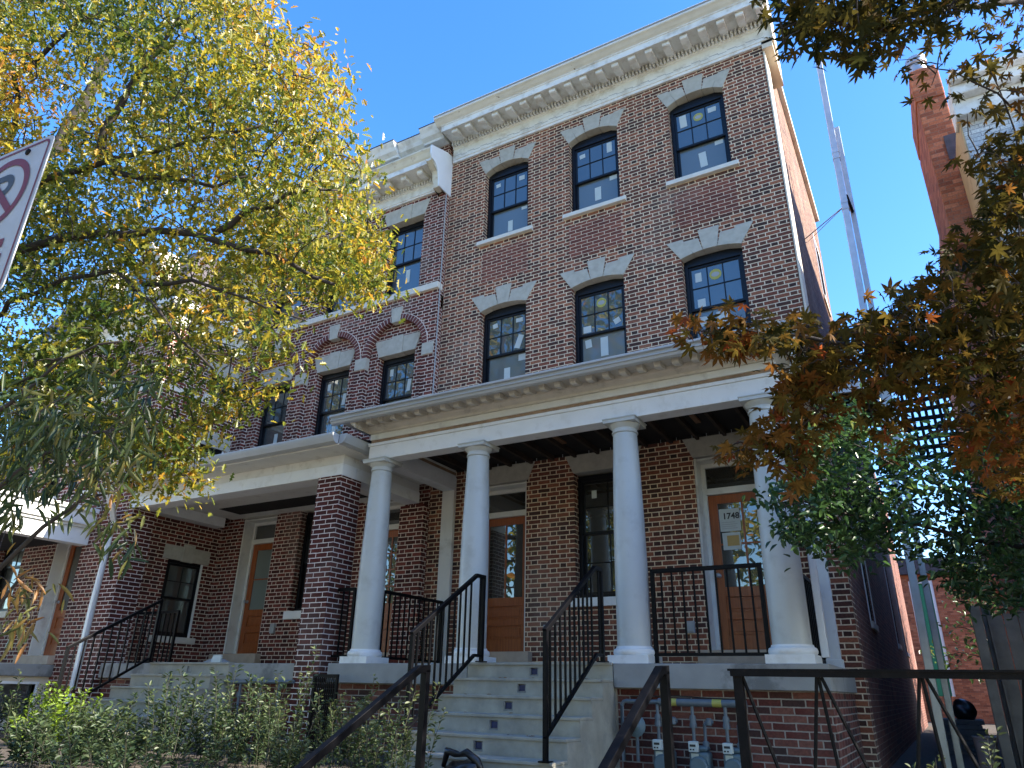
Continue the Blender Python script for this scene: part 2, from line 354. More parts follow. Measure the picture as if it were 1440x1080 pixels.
# ------------------------------------------------------------------ windows, doors, lintels
def seg_z(dx, hw, zs, zc):
    h = max(zc-zs, 1e-4); r = (hw*hw+h*h)/(2*h); return zc-r+math.sqrt(max(r*r-dx*dx, 0))
def voussoirs(mb, cx, hw, zs, zc, parts, y0, y1):
    gap = .0025
    for b0, b1, t0, t1, zt in parts:
        n = 5; bot = [(cx+b0+gap+(b1-b0-2*gap)*k/n, 0) for k in range(n+1)]
        bot = [(x, seg_z(x-cx, hw, zs, zc)) for x, _ in bot]
        mb.prism_y(bot+[(cx+t1-gap, zt), (cx+t0+gap, zt)], y0, y1)
def sym(parts):
    out = []
    for b0, b1, t0, t1, z in parts:
        out.append((b0, b1, t0, t1, z))
        if b0 > -1e-6 and t0 > -1e-6: out.append((-b1, -b0, -t1, -t0, z))
    return out
def window(parent, cx, w, z0, z1, y, zmid, top_lites=(3, 2), low_lites=(1, 1), stickers=(), axis='x', head=0., gl=('glassU', 'glassL'), hz=0):
    # y = plane of the frame's outer face; returns the frame object (a part), with sub-parts
    hw = w/2; T = (lambda mb: mb) if axis == 'x' else None
    fr = MB(); F1 = .055
    fr.box(cx-hw, cx-hw+F1, y, y+.1, z0, z1); fr.box(cx+hw-F1, cx+hw, y, y+.1, z0, z1)
    fr.box(cx-hw+F1, cx+hw-F1, y, y+.1, z1-F1, z1); fr.box(cx-hw+F1, cx+hw-F1, y, y+.1, z0, z0+.04)
    if head: fr.box(cx-hw+.002, cx+hw-.002, y+.012, y+.09, z1, z1+head)
    def rot(mb):
        if axis == 'y': mb.v = [(hz-(v[1]-y), v[0], v[2]) for v in mb.v]   # window in a wall facing +x, cx = along y
        return mb
    f = rot(fr).build('window', 'frame', parent, bevel=.004)
    a, b = cx-hw+F1, cx+hw-F1
    def sash(zb, zt, yy, lites, nm, glm):
        sm = MB(); st = .042
        sm.box(a, a+st, yy, yy+.04, zb, zt); sm.box(b-st, b, yy, yy+.04, zb, zt)
        sm.box(a+st, b-st, yy, yy+.04, zt-st, zt); sm.box(a+st, b-st, yy, yy+.04, zb, zb+st)
        nx, nz = lites; aa, bb, zz, zt2 = a+st, b-st, zb+st, zt-st
        for k in range(1, nx):
            x = aa+(bb-aa)*k/nx; sm.box(x-.009, x+.009, yy+.006, yy+.032, zz, zt2)
        for k in range(1, nz):
            z = zz+(zt2-zz)*k/nz; sm.box(aa, bb, yy+.007, yy+.031, z-.009, z+.009)
        rot(sm).build(nm, 'frame', f, bevel=.003)
        gm = MB(); gm.box(aa-.005, bb+.005, yy+.018, yy+.026, zz-.005, zt2+.005); rot(gm).build('glass_pane', glm, f)
        return aa, bb, zz, zt2, yy
    A = sash(zmid-.02, z1-F1, y+.025, top_lites, 'upper_sash', gl[0])
    B = sash(z0+.04, zmid+.02, y+.06, low_lites, 'lower_sash', gl[1])
    for which, u, v, sw, sh, tilt, mk in stickers:
        aa, bb, zz, zt, yy = A if which == 'u' else B
        x, z = aa+(bb-aa)*u, zz+(zt-zz)*v; ct, s_ = math.cos(tilt), math.sin(tilt)
        sm = MB()
        if mk == 'yellow':
            sm.prism_y([(x+sw*math.cos(t)*.5, z+sh*math.sin(t)*.5) for t in [2*math.pi*k/14 for k in range(14)]], yy+.0145, yy+.0165)
            sm.prism_y([(x+sw*math.cos(t)*.34, z+sh*math.sin(t)*.22) for t in [2*math.pi*k/14 for k in range(14)]], yy+.0130, yy+.0142, 1)
            rot(sm).build('sticker', ['yellow', 'grey'], f)
        else:
            q = [(-sw/2, -sh/2), (sw/2, -sh/2), (sw/2, sh/2), (-sw/2, sh/2)]
            sm.prism_y([(x+p*ct-r*s_, z+p*s_+r*ct) for p, r in q], yy+.0145, yy+.0165)
            rot(sm).build('sticker', mk, f)
    return f
def door(parent, x0, x1, z0, z1, y, lites=(2, 2), glm='glassD', tz=None, side='L', zg=None, jamb_front=0.):
    # leaf with glazed top and two raised panels; frame and transom as parts of their own
    lf = MB(); st = .12; zg = zg or z0+.80
    lf.box(x0, x0+st, y, y+.045, z0, z1); lf.box(x1-st, x1, y, y+.045, z0, z1)
    lf.box(x0+st, x1-st, y, y+.045, z1-st, z1); lf.box(x0+st, x1-st, y, y+.045, z0, z0+.2)
    lf.box(x0+st, x1-st, y, y+.045, zg-.13, zg)
    zm = (z0+.2+zg-.13)/2
    lf.box(x0+st, x1-st, y+.001, y+.044, zm-.05, zm+.05)
    d = lf.build('door', 'door', parent, bevel=.004)
    pn = MB()
    for zb, zt in ((z0+.2, zm-.05), (zm+.05, zg-.13)):
        pn.box(x0+st, x1-st, y+.018, y+.03, zb, zt); pn.box(x0+st+.045, x1-st-.045, y+.008, y+.018, zb+.035, zt-.035)
    pn.build('door_panel', 'door', d, bevel=.006)
    gm = MB(); gm.box(x0+st, x1-st, y+.02, y+.027, zg, z1-st); gm.build('glass_pane', glm, d)
    mu = MB(); nx, nz = lites
    for k in range(1, nx):
        x = x0+st+(x1-x0-2*st)*k/nx; mu.box(x-.013, x+.013, y+.008, y+.036, zg, z1-st)
    for k in range(1, nz):
        z = zg+(z1-st-zg)*k/nz; mu.box(x0+st, x1-st, y+.009, y+.035, z-.012, z+.012)
    if mu.v: mu.build('muntin', 'door', d)
    hx = x0+.06 if side == 'L' else x1-.06
    h = MB(); h.lathe(0, 0, [(.03, 0), (.03, .012), (.011, .016), (.011, .045), (.026, .055), (.03, .07), (.02, .085)], 14)
    h.v = [(hx+v[0], y-v[2], z0+.95+v[1]) for v in h.v]; h.build('door_knob', 'steel', d, smooth=True)
    return d
def doorway(parent, x0, x1, zt, yf, rec, z0, zdoor, brickface=0.):
    # white jamb liners, casing, transom bar and glass inside an opening; y of the door plane = yf+rec
    t = MB(); y = yf+rec
    t.box(x0, x0+.03, yf+.02, y+.05, z0, zt); t.box(x1-.03, x1, yf+.02, y+.05, z0, zt)
    t.box(x0+.03, x1-.03, yf+.05, y+.05, zt-.03, zt)
    t.box(x0+.03, x0+.085, y-.03, y+.05, z0, zt-.03); t.box(x1-.085, x1-.03, y-.03, y+.05, z0, zt-.03)
    t.box(x0+.085, x1-.085, y-.045, y+.05, zdoor, zdoor+.09); t.box(x0+.085, x1-.085, y-.03, y+.05, zt-.09, zt-.03)
    o = t.build('door_frame', 'trim', parent, bevel=.005)
    gm = MB(); gm.box(x0+.085, x1-.085, y+.01, y+.018, zdoor+.09, zt-.09); gm.build('transom_glass', 'glassD', o)
    return o
def flat_lintel(mb, cx, hwb, hwt, z0, z1, y0, y1, key=None, raise_=0.):
    if key is None: mb.prism_y([(cx-hwb, z0), (cx+hwb, z0), (cx+hwt, z1), (cx-hwt, z1)], y0, y1); return
    kb, kt = key
    mb.prism_y([(cx-hwb, z0), (cx-kb-.0025, z0), (cx-kt-.0025, z1), (cx-hwt, z1)], y0, y1)
    mb.prism_y([(cx+kb+.0025, z0), (cx+hwb, z0), (cx+hwt, z1), (cx+kt+.0025, z1)], y0, y1)
    mb.prism_y([(cx-kb, z0-.01), (cx+kb, z0-.01), (cx+kt, z1+raise_), (cx-kt, z1+raise_)], y0-.012, y1)

# ------------------------------------------------------------------ railings
def railing(name, label, pts_top, hgt, posts, group=None, bal=.115, br=.009, low=.09, rail=(.022, .016), post_r=.020, drop=None, cat='railing'):
    # pts_top: polyline of the top rail; posts: list of (point on top, z of foot)
    p0 = Vector(pts_top[0]); t = thing(name, label, cat, (p0.x, p0.y, posts[0][1]), group)
    r = MB(); P = [Vector(p) for p in pts_top]
    r.tube(P, rail[0], 4, sq=True); r.build('top_rail', 'black', t, bevel=.003)
    r = MB(); Q = [p-Vector((0, 0, hgt)) for p in P]; r.tube(Q, rail[1], 4, sq=True); r.build('bottom_rail', 'black', t)
    for p, zf in posts:
        q = MB(); p = Vector(p); q.tube([(p.x, p.y, zf), (p.x, p.y, p.z)], post_r, 4, sq=True)
        q.box(p.x-.05, p.x+.05, p.y-.05, p.y+.05, zf-.002, zf+.01); q.build('post', 'black', t)
    tot = 0; pp = []
    for a, b in zip(P, P[1:]):
        L = Vector((b.x-a.x, b.y-a.y)).length; n = max(1, int(round(L/bal)))
        for k in range(1, n): pp.append(a.lerp(b, k/n))
    for p in pp:
        q = MB(); q.tube([(p.x, p.y, p.z-hgt), (p.x, p.y, p.z)], br, 4, sq=True, caps=False); q.build('baluster', 'black', t)
    return t
# ================================================================== HOUSE 1 (main brick house)
FZ = .28                                                      # porch floor level
H1 = thing('brick_house', 'three-storey brick row house with white cornice and porch on four round columns', 'house', (-3.97, 0, GY), None)
X0, X1 = -7.1, -.83
CX = (-5.76, -3.94, -2.03)
US, UT, UC = 7.86, 9.465, 9.60
MS, MTt, MC = 4.45, 6.32, 6.395
gd = (-6.28, -5.24), (-2.58, -1.50)                            # door openings
gw = (-4.42, -3.46)
holes = [(c-.48, c+.48, US, UC+.02) for c in CX]+[(c-.47, c+.47, MS, MC+.02) for c in CX]
holes += [(a, b, FZ-.01, 3.09) for a, b in gd]+[(gw[0], gw[1], 1.22, 3.09)]
w = MB(); w.wall(X0, X1, -.9, 10.6, holes, 0, .34); w.build('front_wall', 'brick', H1)
SW = 6.4                                                       # depth of the tall front block
sh = [(2.35, 3.15, 1.02, 2.5), (4.6, 5.4, 4.9, 6.5), (4.6, 5.4, 7.6, 9.0)]
w = MB(); w.wall(.34, SW, 3.6, 10.6, [h for h in sh if h[2] > 3.6], X1, X1-.3, 'y'); w.build('side_wall', 'side', H1)
w = MB(); w.wall(.34, SW, -.9, 3.6, [h for h in sh if h[2] < 3.6], X1, X1-.3, 'y'); w.build('side_wall', 'sidelow', H1)
w = MB(); w.box(X0, X1-.3, SW-.3, SW, -.9, 10.6); w.box(X0, X0+.2, .34, SW-.3, -.9, 10.6); w.build('rear_wall', 'side', H1)
w = MB(); w.wall(SW, 19, -.9, 6.3, [(9.0, 9.8, 1.1, 2.8), (12.5, 13.3, 1.1, 2.8)], X1, X1-.3, 'y'); w.box(X0, X1-.3, 18.7, 19, -.9, 6.3); w.box(X0, X1-.3, SW, 18.7, 6.0, 6.3)
w.build('rear_wing', 'sidelow', H1)
w = MB(); w.box(X0, X1-.3, .34, SW-.3, 10.25, 10.4); w.build('roof', 'roofgrey', H1)
w = MB(); w.box(X0, X1-.305, -.02, .36, 10.601, 10.72); w.build('parapet', 'sidelow', H1)
# side-wall flashing boards lit by the sun, coping along the eaves
w = MB(); w.box(X1-.02, X1+.03, .0, .42, 4.2, 10.55); w.build('corner_board', 'siding', H1, bevel=.01)
w = MB(); w.box(X1-.36, X1+.09, .40, SW+.05, 10.6, 10.70); w.build('coping', 'corn', H1, bevel=.01)
for (a, b, z0, z1) in sh:
    f = window(H1, (a+b)/2, b-a, z0, z1, .12, (z0+z1)/2, (2, 1), (1, 1), (), 'y', hz=X1-.02)
    m = MB(); m.box(X1-.05, X1+.035, a-.06, b+.06, z0-.10, z0-.002); m.build('sill', 'sill', f, bevel=.006)
    m = MB(); m.box(X1-.05, X1+.012, a-.07, a-.002, z0, z1+.02); m.box(X1-.05, X1+.012, b+.002, b+.07, z0, z1+.02); m.box(X1-.05, X1+.012, a-.07, b+.07, z1+.021, z1+.1); m.build('casing', 'white', f)
for a in (9.0, 12.5):
    f = window(H1, a+.4, .8, 1.1, 2.8, .12, 1.95, (1, 1), (1, 1), (), 'y', hz=X1-.02)
    m = MB(); m.box(X1-.05, X1+.012, a-.07, a-.002, 1.1, 2.8); m.box(X1-.05, X1+.04, a-.06, a+.86, 1.0, 1.098); m.build('casing', 'white', f)
# windows
UP = [[('l', .5, .36, .10, .24, 0, 'sticker'), ('l', .9, .88, .12, .07, 0, 'sticker'), ('u', .14, .82, .10, .08, .1, 'sticker'), ('u', .84, .82, .12, .1, 0, 'sticker')],
      [('l', .5, .5, .12, .28, 0, 'sticker'), ('l', .9, .9, .14, .09, 0, 'sticker'), ('u', .14, .80, .11, .09, .1, 'sticker'), ('u', .85, .80, .10, .22, 0, 'sticker')],
      [('l', .5, .5, .12, .30, .06, 'sticker'), ('l', .88, .9, .14, .08, 0, 'sticker'), ('u', .5, .76, .17, .17, 0, 'yellow'), ('u', .15, .78, .12, .26, .05, 'sticker'), ('u', .82, .84, .14, .1, 0, 'sticker')]]
MP = [[('l', .5, .55, .12, .32, 0, 'sticker'), ('l', .9, .9, .14, .12, 0, 'sticker'), ('u', .84, .24, .11, .26, -.35, 'sticker'), ('u', .84, .85, .14, .08, 0, 'sticker'), ('u', .16, .84, .1, .09, .2, 'sticker')],
      [('l', .52, .74, .13, .34, 0, 'sticker'), ('l', .14, .86, .11, .15, .1, 'sticker'), ('u', .5, .76, .18, .18, 0, 'yellow'), ('u', .86, .18, .11, .1, .4, 'sticker'), ('u', .14, .12, .14, .12, 0, 'sticker')],
      [('l', .55, .70, .18, .40, 0, 'sticker'), ('l', .16, .80, .12, .16, 0, 'sticker'), ('u', .5, .76, .19, .19, 0, 'yellow'), ('u', .14, .78, .10, .16, 0, 'sticker'), ('u', .16, .12, .12, .14, 0, 'sticker')]]
for c, su, sm in zip(CX, UP, MP):
    f = window(H1, c, .95, US+.02, UT-.03, .11, 8.60, stickers=su, head=.11)
    l = MB(); voussoirs(l, c, .48, UT, UC, sym([(.325, .485, .44, .655, 9.82), (.14, .325, .19, .44, 9.80)])+[(-.14, .14, -.185, .185, 9.935)], -.014, .17)
    l.build('lintel', 'stone', f, bevel=.004)
    l = MB(); l.prism_x([(-.075, US-.10), (-.075, US-.045), (-.055, US-.03), (-.055, US-.004), (.12, US+.018), (.12, US-.10)], c-.595, c+.595); l.build('sill', 'sill', f, bevel=.004)
    f = window(H1, c, .93, MS+.02, MTt-.05, .12, 5.45, stickers=sm, head=.11)
    l = MB(); voussoirs(l, c, .47, MTt, MC, sym([(.27, .475, .42, .69, 6.67), (.11, .27, .172, .42, 6.625)])+[(-.112, .112, -.17, .17, 6.765)], -.016, .18)
    l.build('lintel', 'stone', f, bevel=.004)
    p = MB(); p.box(c-.50, c+.50, -.004, .05, 6.93, 7.60); p.build('brick_panel', 'panel', H1)
# ground floor window and doors
f = window(H1, (gw[0]+gw[1])/2, .94, 1.24, 3.0, .12, 2.16, (2, 2), (2, 2), [('u', .2, .78, .08, .12, 0, 'sticker')], head=.04, gl=('glassD', 'glassD'))
l = MB(); flat_lintel(l, -3.94, .485, .62, 3.062, 3.345, -.014, .2); l.build('lintel', 'stone', f, bevel=.004)
l = MB(); l.box(gw[0]-.07, gw[1]+.07, -.06, .14, 1.10, 1.218); l.build('sill', 'white', f, bevel=.006)
PAPER = None
for i, (a, b) in enumerate(gd):
    fr = doorway(H1, a, b, 3.05, 0, .28, FZ, 2.565)
    l = MB(); flat_lintel(l, (a+b)/2, .545, .67, 3.062, 3.345, -.014, .2); l.build('lintel', 'stone', fr, bevel=.004)
    d = door(H1, a+.09, b-.09, .515, 2.56, .28, (2, 1) if i == 0 else (2, 2), side='L')
    t = MB(); t.box(a-.12, b+.12, -.12, .40, FZ, .512); t.build('threshold', 'thresh', H1, bevel=.008)
    if i == 1:
        dx0 = a+.21
        s = MB(); s.box(dx0+.01, dx0+.29, .290, .293, 2.05, 2.36); s.box(dx0+.03, dx0+.27, .2865, .2895, 1.80, 2.03); n = s.build('paper_notice', 'sticker', d)
        s = MB(); s.box(dx0+.09, dx0+.25, .284, .286, 1.85, 1.99); s.build('paper_notice', 'tan', d)
        cu = bpy.data.curves.new('house_number', 'FONT'); cu.body = '1748'; cu.size = .115; cu.extrude = .001; cu.align_x = 'CENTER'; cu.offset = .003
        tc = bpy.data.objects.new('house_number_text', cu); C.objects.link(tc); me = bpy.data.meshes.new_from_object(tc.evaluated_get(bpy.context.evaluated_depsgraph_get())); bpy.data.objects.remove(tc)
        to = bpy.data.objects.new('house_number', me); C.objects.link(to); to.rotation_euler = (R_(90), 0, 0); to.location = (dx0+.17, .288, 2.22)
        me.materials.clear(); me.materials.append(MT['ink']); to.parent = d; to.location = Vector(to.location)-worldpos(d)
        s = MB()
        for k in range(4): s.box(dx0+.04, dx0+.25-.03*(k % 2), .288, .2893, 2.085+.028*k, 2.092+.028*k)
        s.build('notice_print', 'grey', d)
for x, z in ((-4.87, .72), (-2.78, .72)):
    s = MB(); s.box(x-.05, x+.05, -.05, -.001, z, z+.15); s.box(x-.035, x+.035, -.062, -.05, z+.02, z+.13); s.build('outlet_box', 'grey', H1, bevel=.006)
# main cornice
k = MB(); XR = -.64
prof = [(.2, 10.03), (-.045, 10.03), (-.045, 10.085), (-.06, 10.095), (-.06, 10.135), (-.05, 10.145), (-.05, 10.36), (-.075, 10.375), (-.09, 10.40), (-.09, 10.50), (-.49, 10.505), (-.49, 10.475), (-.52, 10.475), (-.52, 10.60), (-.535, 10.61), (-.535, 10.63), (.2, 10.63)]
k.prism_x(prof, X0+.06, XR-.02)
cor = k.build('cornice', 'corn', H1)
k = MB(); k.prism_x([(.2, 10.632), (-.535, 10.632), (-.55, 10.645), (-.575, 10.66), (-.62, 10.70), (-.655, 10.72), (-.665, 10.735), (-.665, 10.765), (.2, 10.80)], X0-.05, XR+.02); k.build('crown_moulding', 'cornpeel', cor)
k = MB(); k.box(X0-.06, XR+.03, -.672, .2, 10.802, 10.818); k.build('metal_flashing', 'down', cor)
k = MB()
n = int((XR-X0)/.066)
for i in range(n): x = X0+.08+i*.066; k.box(x, x+.034, -.155, -.088, 10.395, 10.485)
k.build('dentil_band', 'corn', cor)
k = MB()                                                       # Greek-key strip low on the frieze
for i in range(20):
    x = X0+.1+i*.312; k.box(x, x+.15, -.052, -.045, 10.19, 10.202); k.box(x+.15, x+.16, -.052, -.045, 10.172, 10.202); k.box(x+.16, x+.30, -.052, -.045, 10.165, 10.176)
k.build('fret_moulding', 'grey', cor)
x = -.74; i = 0
while x > X0+.1:
    k = MB(); k.prism_x([(-.092, 10.503), (-.47, 10.503), (-.47, 10.415), (-.45, 10.40), (-.36, 10.395), (-.26, 10.415), (-.18, 10.45), (-.092, 10.455)], x-.066, x+.066); k.build('modillion', 'corn', cor, bevel=.006); x -= .3165
k = MB(); k.prism_x([(.36, 10.03), (-.10, 10.05), (-.10, 10.36), (-.5, 10.50), (-.655, 10.72), (-.655, 10.80), (.36, 10.80)], XR-.018, XR+.016); k.build('cornice_return', 'siding', cor, bevel=.01)
k = MB(); k.box(X1+.001, XR-.02, -.045, .95, 9.93, 10.64); k.build('cornice_block', 'siding', cor)
# ---- porch
py0 = -1.975
COLX = (-6.62, -4.97, -2.88, -1.265)
def column(x):
    c = MB(); y = -1.86
    c.lathe(x, y, [(.184, .455), (.184, 1.2), (.176, 1.8), (.162, 2.35), (.145, 2.82), (.143, 2.86)], 40)
    s = c.build('porch_column', 'column', H1, smooth='auto')
    b = MB(); b.box(x-.225, x+.225, y-.225, y+.225, FZ, .362)
    b.lathe(x, y, [(.215, .364), (.228, .38), (.23, .40), (.222, .425), (.20, .436), (.196, .455)], 40); b.build('base', 'white', s, smooth='auto')
    b = MB(); b.lathe(x, y, [(.143, 2.861), (.157, 2.868), (.157, 2.885), (.146, 2.892), (.146, 2.92), (.165, 2.945), (.185, 2.968), (.188, 2.975)], 40); b.box(x-.2, x+.2, y-.2, y+.2, 2.976, 3.018); b.box(x-.21, x+.21, y-.21, y+.21, 3.0185, 3.030); b.build('capital', 'column', s, smooth='auto')
for x in COLX: column(x)
bl, br_ = -6.80, -1.05
k = MB(); k.box(bl, br_, py0, py0+.23, 3.032, 3.245); k.box(bl, bl+.23, py0+.23, -.001, 3.032, 3.245); k.box(br_-.23, br_, py0+.23, -.001, 3.032, 3.245)
k.box(bl-.015, br_+.015, py0-.018, py0+.23, 3.246, 3.29); k.box(bl-.015, bl+.215, py0+.23, -.001, 3.246, 3.29); k.box(br_-.215, br_+.015, py0+.23, -.001, 3.246, 3.29); beam = k.build('porch_beam', 'white', H1, bevel=.005)
k = MB(); k.box(bl+.01, br_-.01, py0+.02, py0+.2, 3.291, 3.345); k.box(bl+.01, bl+.2, py0+.2, -.001, 3.291, 3.345); k.box(br_-.2, br_-.01, py0+.2, -.001, 3.291, 3.345); k.build('wood_strip', 'brownwood', H1)
k = MB(); k.box(bl, br_, py0, py0+.2, 3.346, 3.435); k.box(bl, bl+.2, py0+.2, -.001, 3.346, 3.435); k.box(br_-.2, br_, py0+.2, -.001, 3.346, 3.435); k.build('porch_frieze', 'trim', H1, bevel=.004)
pc = [(-.001, 3.436), (py0-.02, 3.436), (py0-.03, 3.465), (py0-.085, 3.50), (py0-.095, 3.52), (py0-.095, 3.56), (py0-.36, 3.565), (py0-.36, 3.60), (-.001, 3.60)]
k = MB(); k.prism_x(pc, bl, br_)
for xe, sg in ((bl, -1), (br_, 1)):
    q = [(xe, 3.436), (xe+sg*.03, 3.465), (xe+sg*.085, 3.50), (xe+sg*.095, 3.52), (xe+sg*.095, 3.56), (xe+sg*.32, 3.565), (xe+sg*.32, 3.60), (xe, 3.60)]
    k.prism_y(q, py0-.36, -.002)
pcn = k.build('porch_cornice', 'porchcorn', H1)
x = bl-.02
while x < br_+.1:
    m = MB(); m.prism_x([(py0-.096, 3.563), (py0-.31, 3.563), (py0-.31, 3.50), (py0-.285, 3.482), (py0-.2, 3.492), (py0-.096, 3.53)], x-.04, x+.04); m.build('modillion', 'porchcorn', pcn, bevel=.004); x += .2155
k = MB()
gp = [(py0-.362, 3.60), (py0-.362, 3.52), (py0-.40, 3.512), (py0-.435, 3.525), (py0-.45, 3.555), (py0-.468, 3.56), (py0-.468, 3.575), (py0-.452, 3.58), (py0-.452, 3.608), (py0-.49, 3.614), (py0-.49, 3.642), (py0-.47, 3.642), (py0-.47, 3.625), (py0-.362, 3.625)]
k.prism_x(gp, bl-.40, br_+.38)
k.build('porch_gutter', 'gutter', H1, bevel=.003)
k = MB(); k.prism_x([(py0-.38, 3.61), (-.001, 4.05), (-.001, 3.98), (py0-.38, 3.602)], bl-.33, br_+.33); k.build('porch_roof', 'roofgrey', H1)
k = MB(); k.box(bl+.2, br_-.2, py0+.2, -.001, 3.38, 3.42); k.build('porch_ceiling', 'dark', H1)  # near-black sheet standing in for the unlit void of the removed ceiling
k = MB()
for x in (-4.35, -2.35, -5.9): k.box(x, x+.07, -1.4, -.55, 3.355, 3.379)
k.build('ceiling_joist', 'wood', H1)
for i in range(13):
    k = MB(); x = -6.3+i*.38; k.box(x, x+.045, py0+.21, -.032, 3.30, 3.3795); k.build('ceiling_joist', 'joist', H1)
for i in range(26):
    x = -6.4+i*.2+.05*math.sin(i*7.); k = MB(); k.tube([(x, -.03, 3.335), (x, -.04, 3.43)], .006, 5); k.build('wall_tie', 'steel', H1)
k = MB(); k.box(bl+.235, br_-.235, -.03, -.001, 3.346, 3.379); k.build('ledger', 'dark', H1)
for a, b in ((-6.80, -6.565), (-1.20, -1.04)):
    k = MB(); k.box(a, b, -.07, -.001, FZ, 3.03); k.box(a-.02, b+.02, -.085, -.0015, FZ, FZ+.12); k.build('pilaster', 'white' if a > -2 else 'trim', H1, bevel=.006)
k = MB(); k.box(-7.02, -4.86, -2.10, -.001, .045, FZ); k.box(-4.86, -3.04, -1.8, -.001, .045, FZ-.003); k.box(-3.04, -.93, -2.10, -.001, .045, FZ); k.build('porch_slab', 'concslab', H1, bevel=.008)
k = MB(); k.wall(-6.98, -.96, -.95, .044, [], -1.97, -1.75); k.wall(-1.75, -.001, -.95, .044, [], -.96, -1.16, 'y'); k.build('porch_base_wall', 'found', H1)
k = MB(); k.tube([(-.80, -2.35, 3.52), (-.80, -2.3, 3.3), (-1.0, -1.66, 2.95), (-1.0, -1.66, .35)], .035, 4, sq=True); k.build('downspout', 'down', H1, bevel=.006)
railing('porch_railing', 'black iron railing between the two columns right of the steps', [(-2.66, -1.86, 1.235), (-1.47, -1.86, 1.235)], .86, [((-2.64, -1.86, 1.235), FZ), ((-1.49, -1.86, 1.235), FZ)], 'iron porch railings', bal=.125)
railing('porch_railing', 'black iron railing from the right-most white column back to the brick wall', [(-1.22, -1.65, 1.235), (-1.22, -.1, 1.235)], .86, [((-1.22, -1.63, 1.235), FZ), ((-1.22, -.12, 1.235), FZ)], 'iron porch railings', bal=.125)
railing('porch_railing', 'black iron divider railing behind the left-most white column', [(-6.66, -1.62, 1.235), (-6.66, -.1, 1.235)], .86, [((-6.66, -1.60, 1.235), FZ), ((-6.66, -.12, 1.235), FZ)], 'iron porch railings', bal=.115)
railing('porch_railing', 'short black iron railing between red brick pier and white column', [(-7.16, -1.9, 1.235), (-6.86, -1.9, 1.235)], .86, [((-6.86, -1.9, 1.235), FZ)], 'iron porch railings', bal=.11)
# ---- stairs
def stairs(label, x0, x1, n, y0, ztop, box_x, cheek=.22):
    st = thing('concrete_stairs', label, 'stairs', ((x0+x1)/2, y0, GY), 'concrete front stairs')
    for i in range(n):
        z1 = ztop-.17*i; ya = y0-.28*i
        s = MB(); bx = box_x; zb = z1-.145; zt = z1-.055
        s.wall(x0, x1, z1-.17, z1-.03, [(bx-.055, bx+.055, zb, zt)], ya, ya+.30, 'x'); s.box(x0-.004, x1+.004, ya-.02, ya+.31, z1-.03, z1)
        s.build('step', 'conc', st, bevel=.007)
        s = MB(); s.box(bx-.055, bx+.055, ya+.05, ya+.06, zb, zt); s.box(bx-.054, bx-.042, ya+.004, ya+.05, zb+.001, zt-.001); s.box(bx+.042, bx+.054, ya+.004, ya+.05, zb+.001, zt-.001); s.box(bx-.042, bx+.042, ya+.004, ya+.05, zb+.001, zb+.016)
        s.box(bx-.036, bx+.036, ya+.022, ya+.049, zb+.022, zt-.012, 1); s.build('light_box', ['hole', 'bluebox'], st)
        s = MB(); s.box(x0+.002, x1-.002, ya+.062, ya+.29, GY-.02, z1-.172); 
        if i < n-1: s.build('riser_core', 'conc', st)
    q = [(y0+.03, GY-.02), (y0+.03, ztop-.036)]
    for i in range(n): q += [(y0-.28*i+.004, ztop-.036-.17*i), (y0-.28*i+.004, ztop-.036-.17*(i+1))]
    s = MB(); s.prism_x(q[:-1]+[(q[-1][0], GY-.02)], x1-.001, x1+.003); s.build('cheek_wall', 'conc', st)
    return st
stairs('wide concrete front steps between the second and third white columns', -4.85, -3.05, 6, -2.10, .29, -3.98)
railing('stair_railing', 'black stair railing on the left side of the wide steps, in front of white column', [(-4.62, -2.16, 1.235), (-4.62, -2.34, 1.235), (-4.62, -3.52, .50)], .88, [((-4.62, -2.18, 1.235), .29), ((-4.62, -3.50, .50), -.56)], 'iron stair railings', bal=.11)
railing('stair_railing', 'black stair railing on the right side of the wide steps, below ground-floor window', [(-3.12, -2.16, 1.235), (-3.12, -2.34, 1.235), (-3.12, -3.52, .50)], .88, [((-3.12, -2.18, 1.235), .29), ((-3.12, -3.50, .50), -.56)], 'iron stair railings', bal=.11)
# handrails of the lower flight by the pavement
for x, lab in ((-3.37, 'plain black handrail at the left foot of the wide steps, by shrubs'), (-1.54, 'plain black handrail left of the old iron fence, before the gas meters')):
    t = thing('handrail', lab, 'handrail', (x, -5.0, -.8), 'handrails of the lower steps')
    r = MB(); r.tube([(x, -4.94, .136), (x, -5.06, .130), (x, -6.6, -.69)], .026, 4, sq=True); r.build('top_rail', 'black', t, bevel=.004)
    for y, z in ((-4.97, .13), (-6.5, -.64)):
        r = MB(); r.tube([(x, y, z-.95 if y < -6 else -.8), (x, y, z)], .026, 4, sq=True); r.build('post', 'black', t, bevel=.004)
# old iron fence
t = thing('iron_fence', 'old black iron fence with crossed diagonal bars at lower right', 'fence', (-1.08, -5, -.8))
r = MB(); r.tube([(-1.115, -5.03, .118), (.75, -5.0, .113)], .017, 4, sq=True); r.box(-1.13, .75, -5.045, -4.985, .130, .142); r.build('top_rail', 'rusty', t)
for x in (-1.08, .72):
    r = MB(); r.tube([(x, -5, -.82), (x, -5, .11)], .026, 4, sq=True); r.build('post', 'rusty', t)
r = MB(); r.tube([(-1.08, -5, -.72), (.72, -5, -.72)], .014, 4, sq=True); r.build('bottom_rail', 'rusty', t)
for a, b in ((-1.055, -.80), (-.645, -.77), (-.635, -.565), (-.62, -.31), (-.135, -.29), (-.12, -.075), (-.10, .2), (.33, .16), (.345, .41), (.36, .66)):
    r = MB(); r.tube([(a, -5, .10), (b, -5, -.72)], .0105, 6); r.build('diagonal_bar', 'rusty', t)
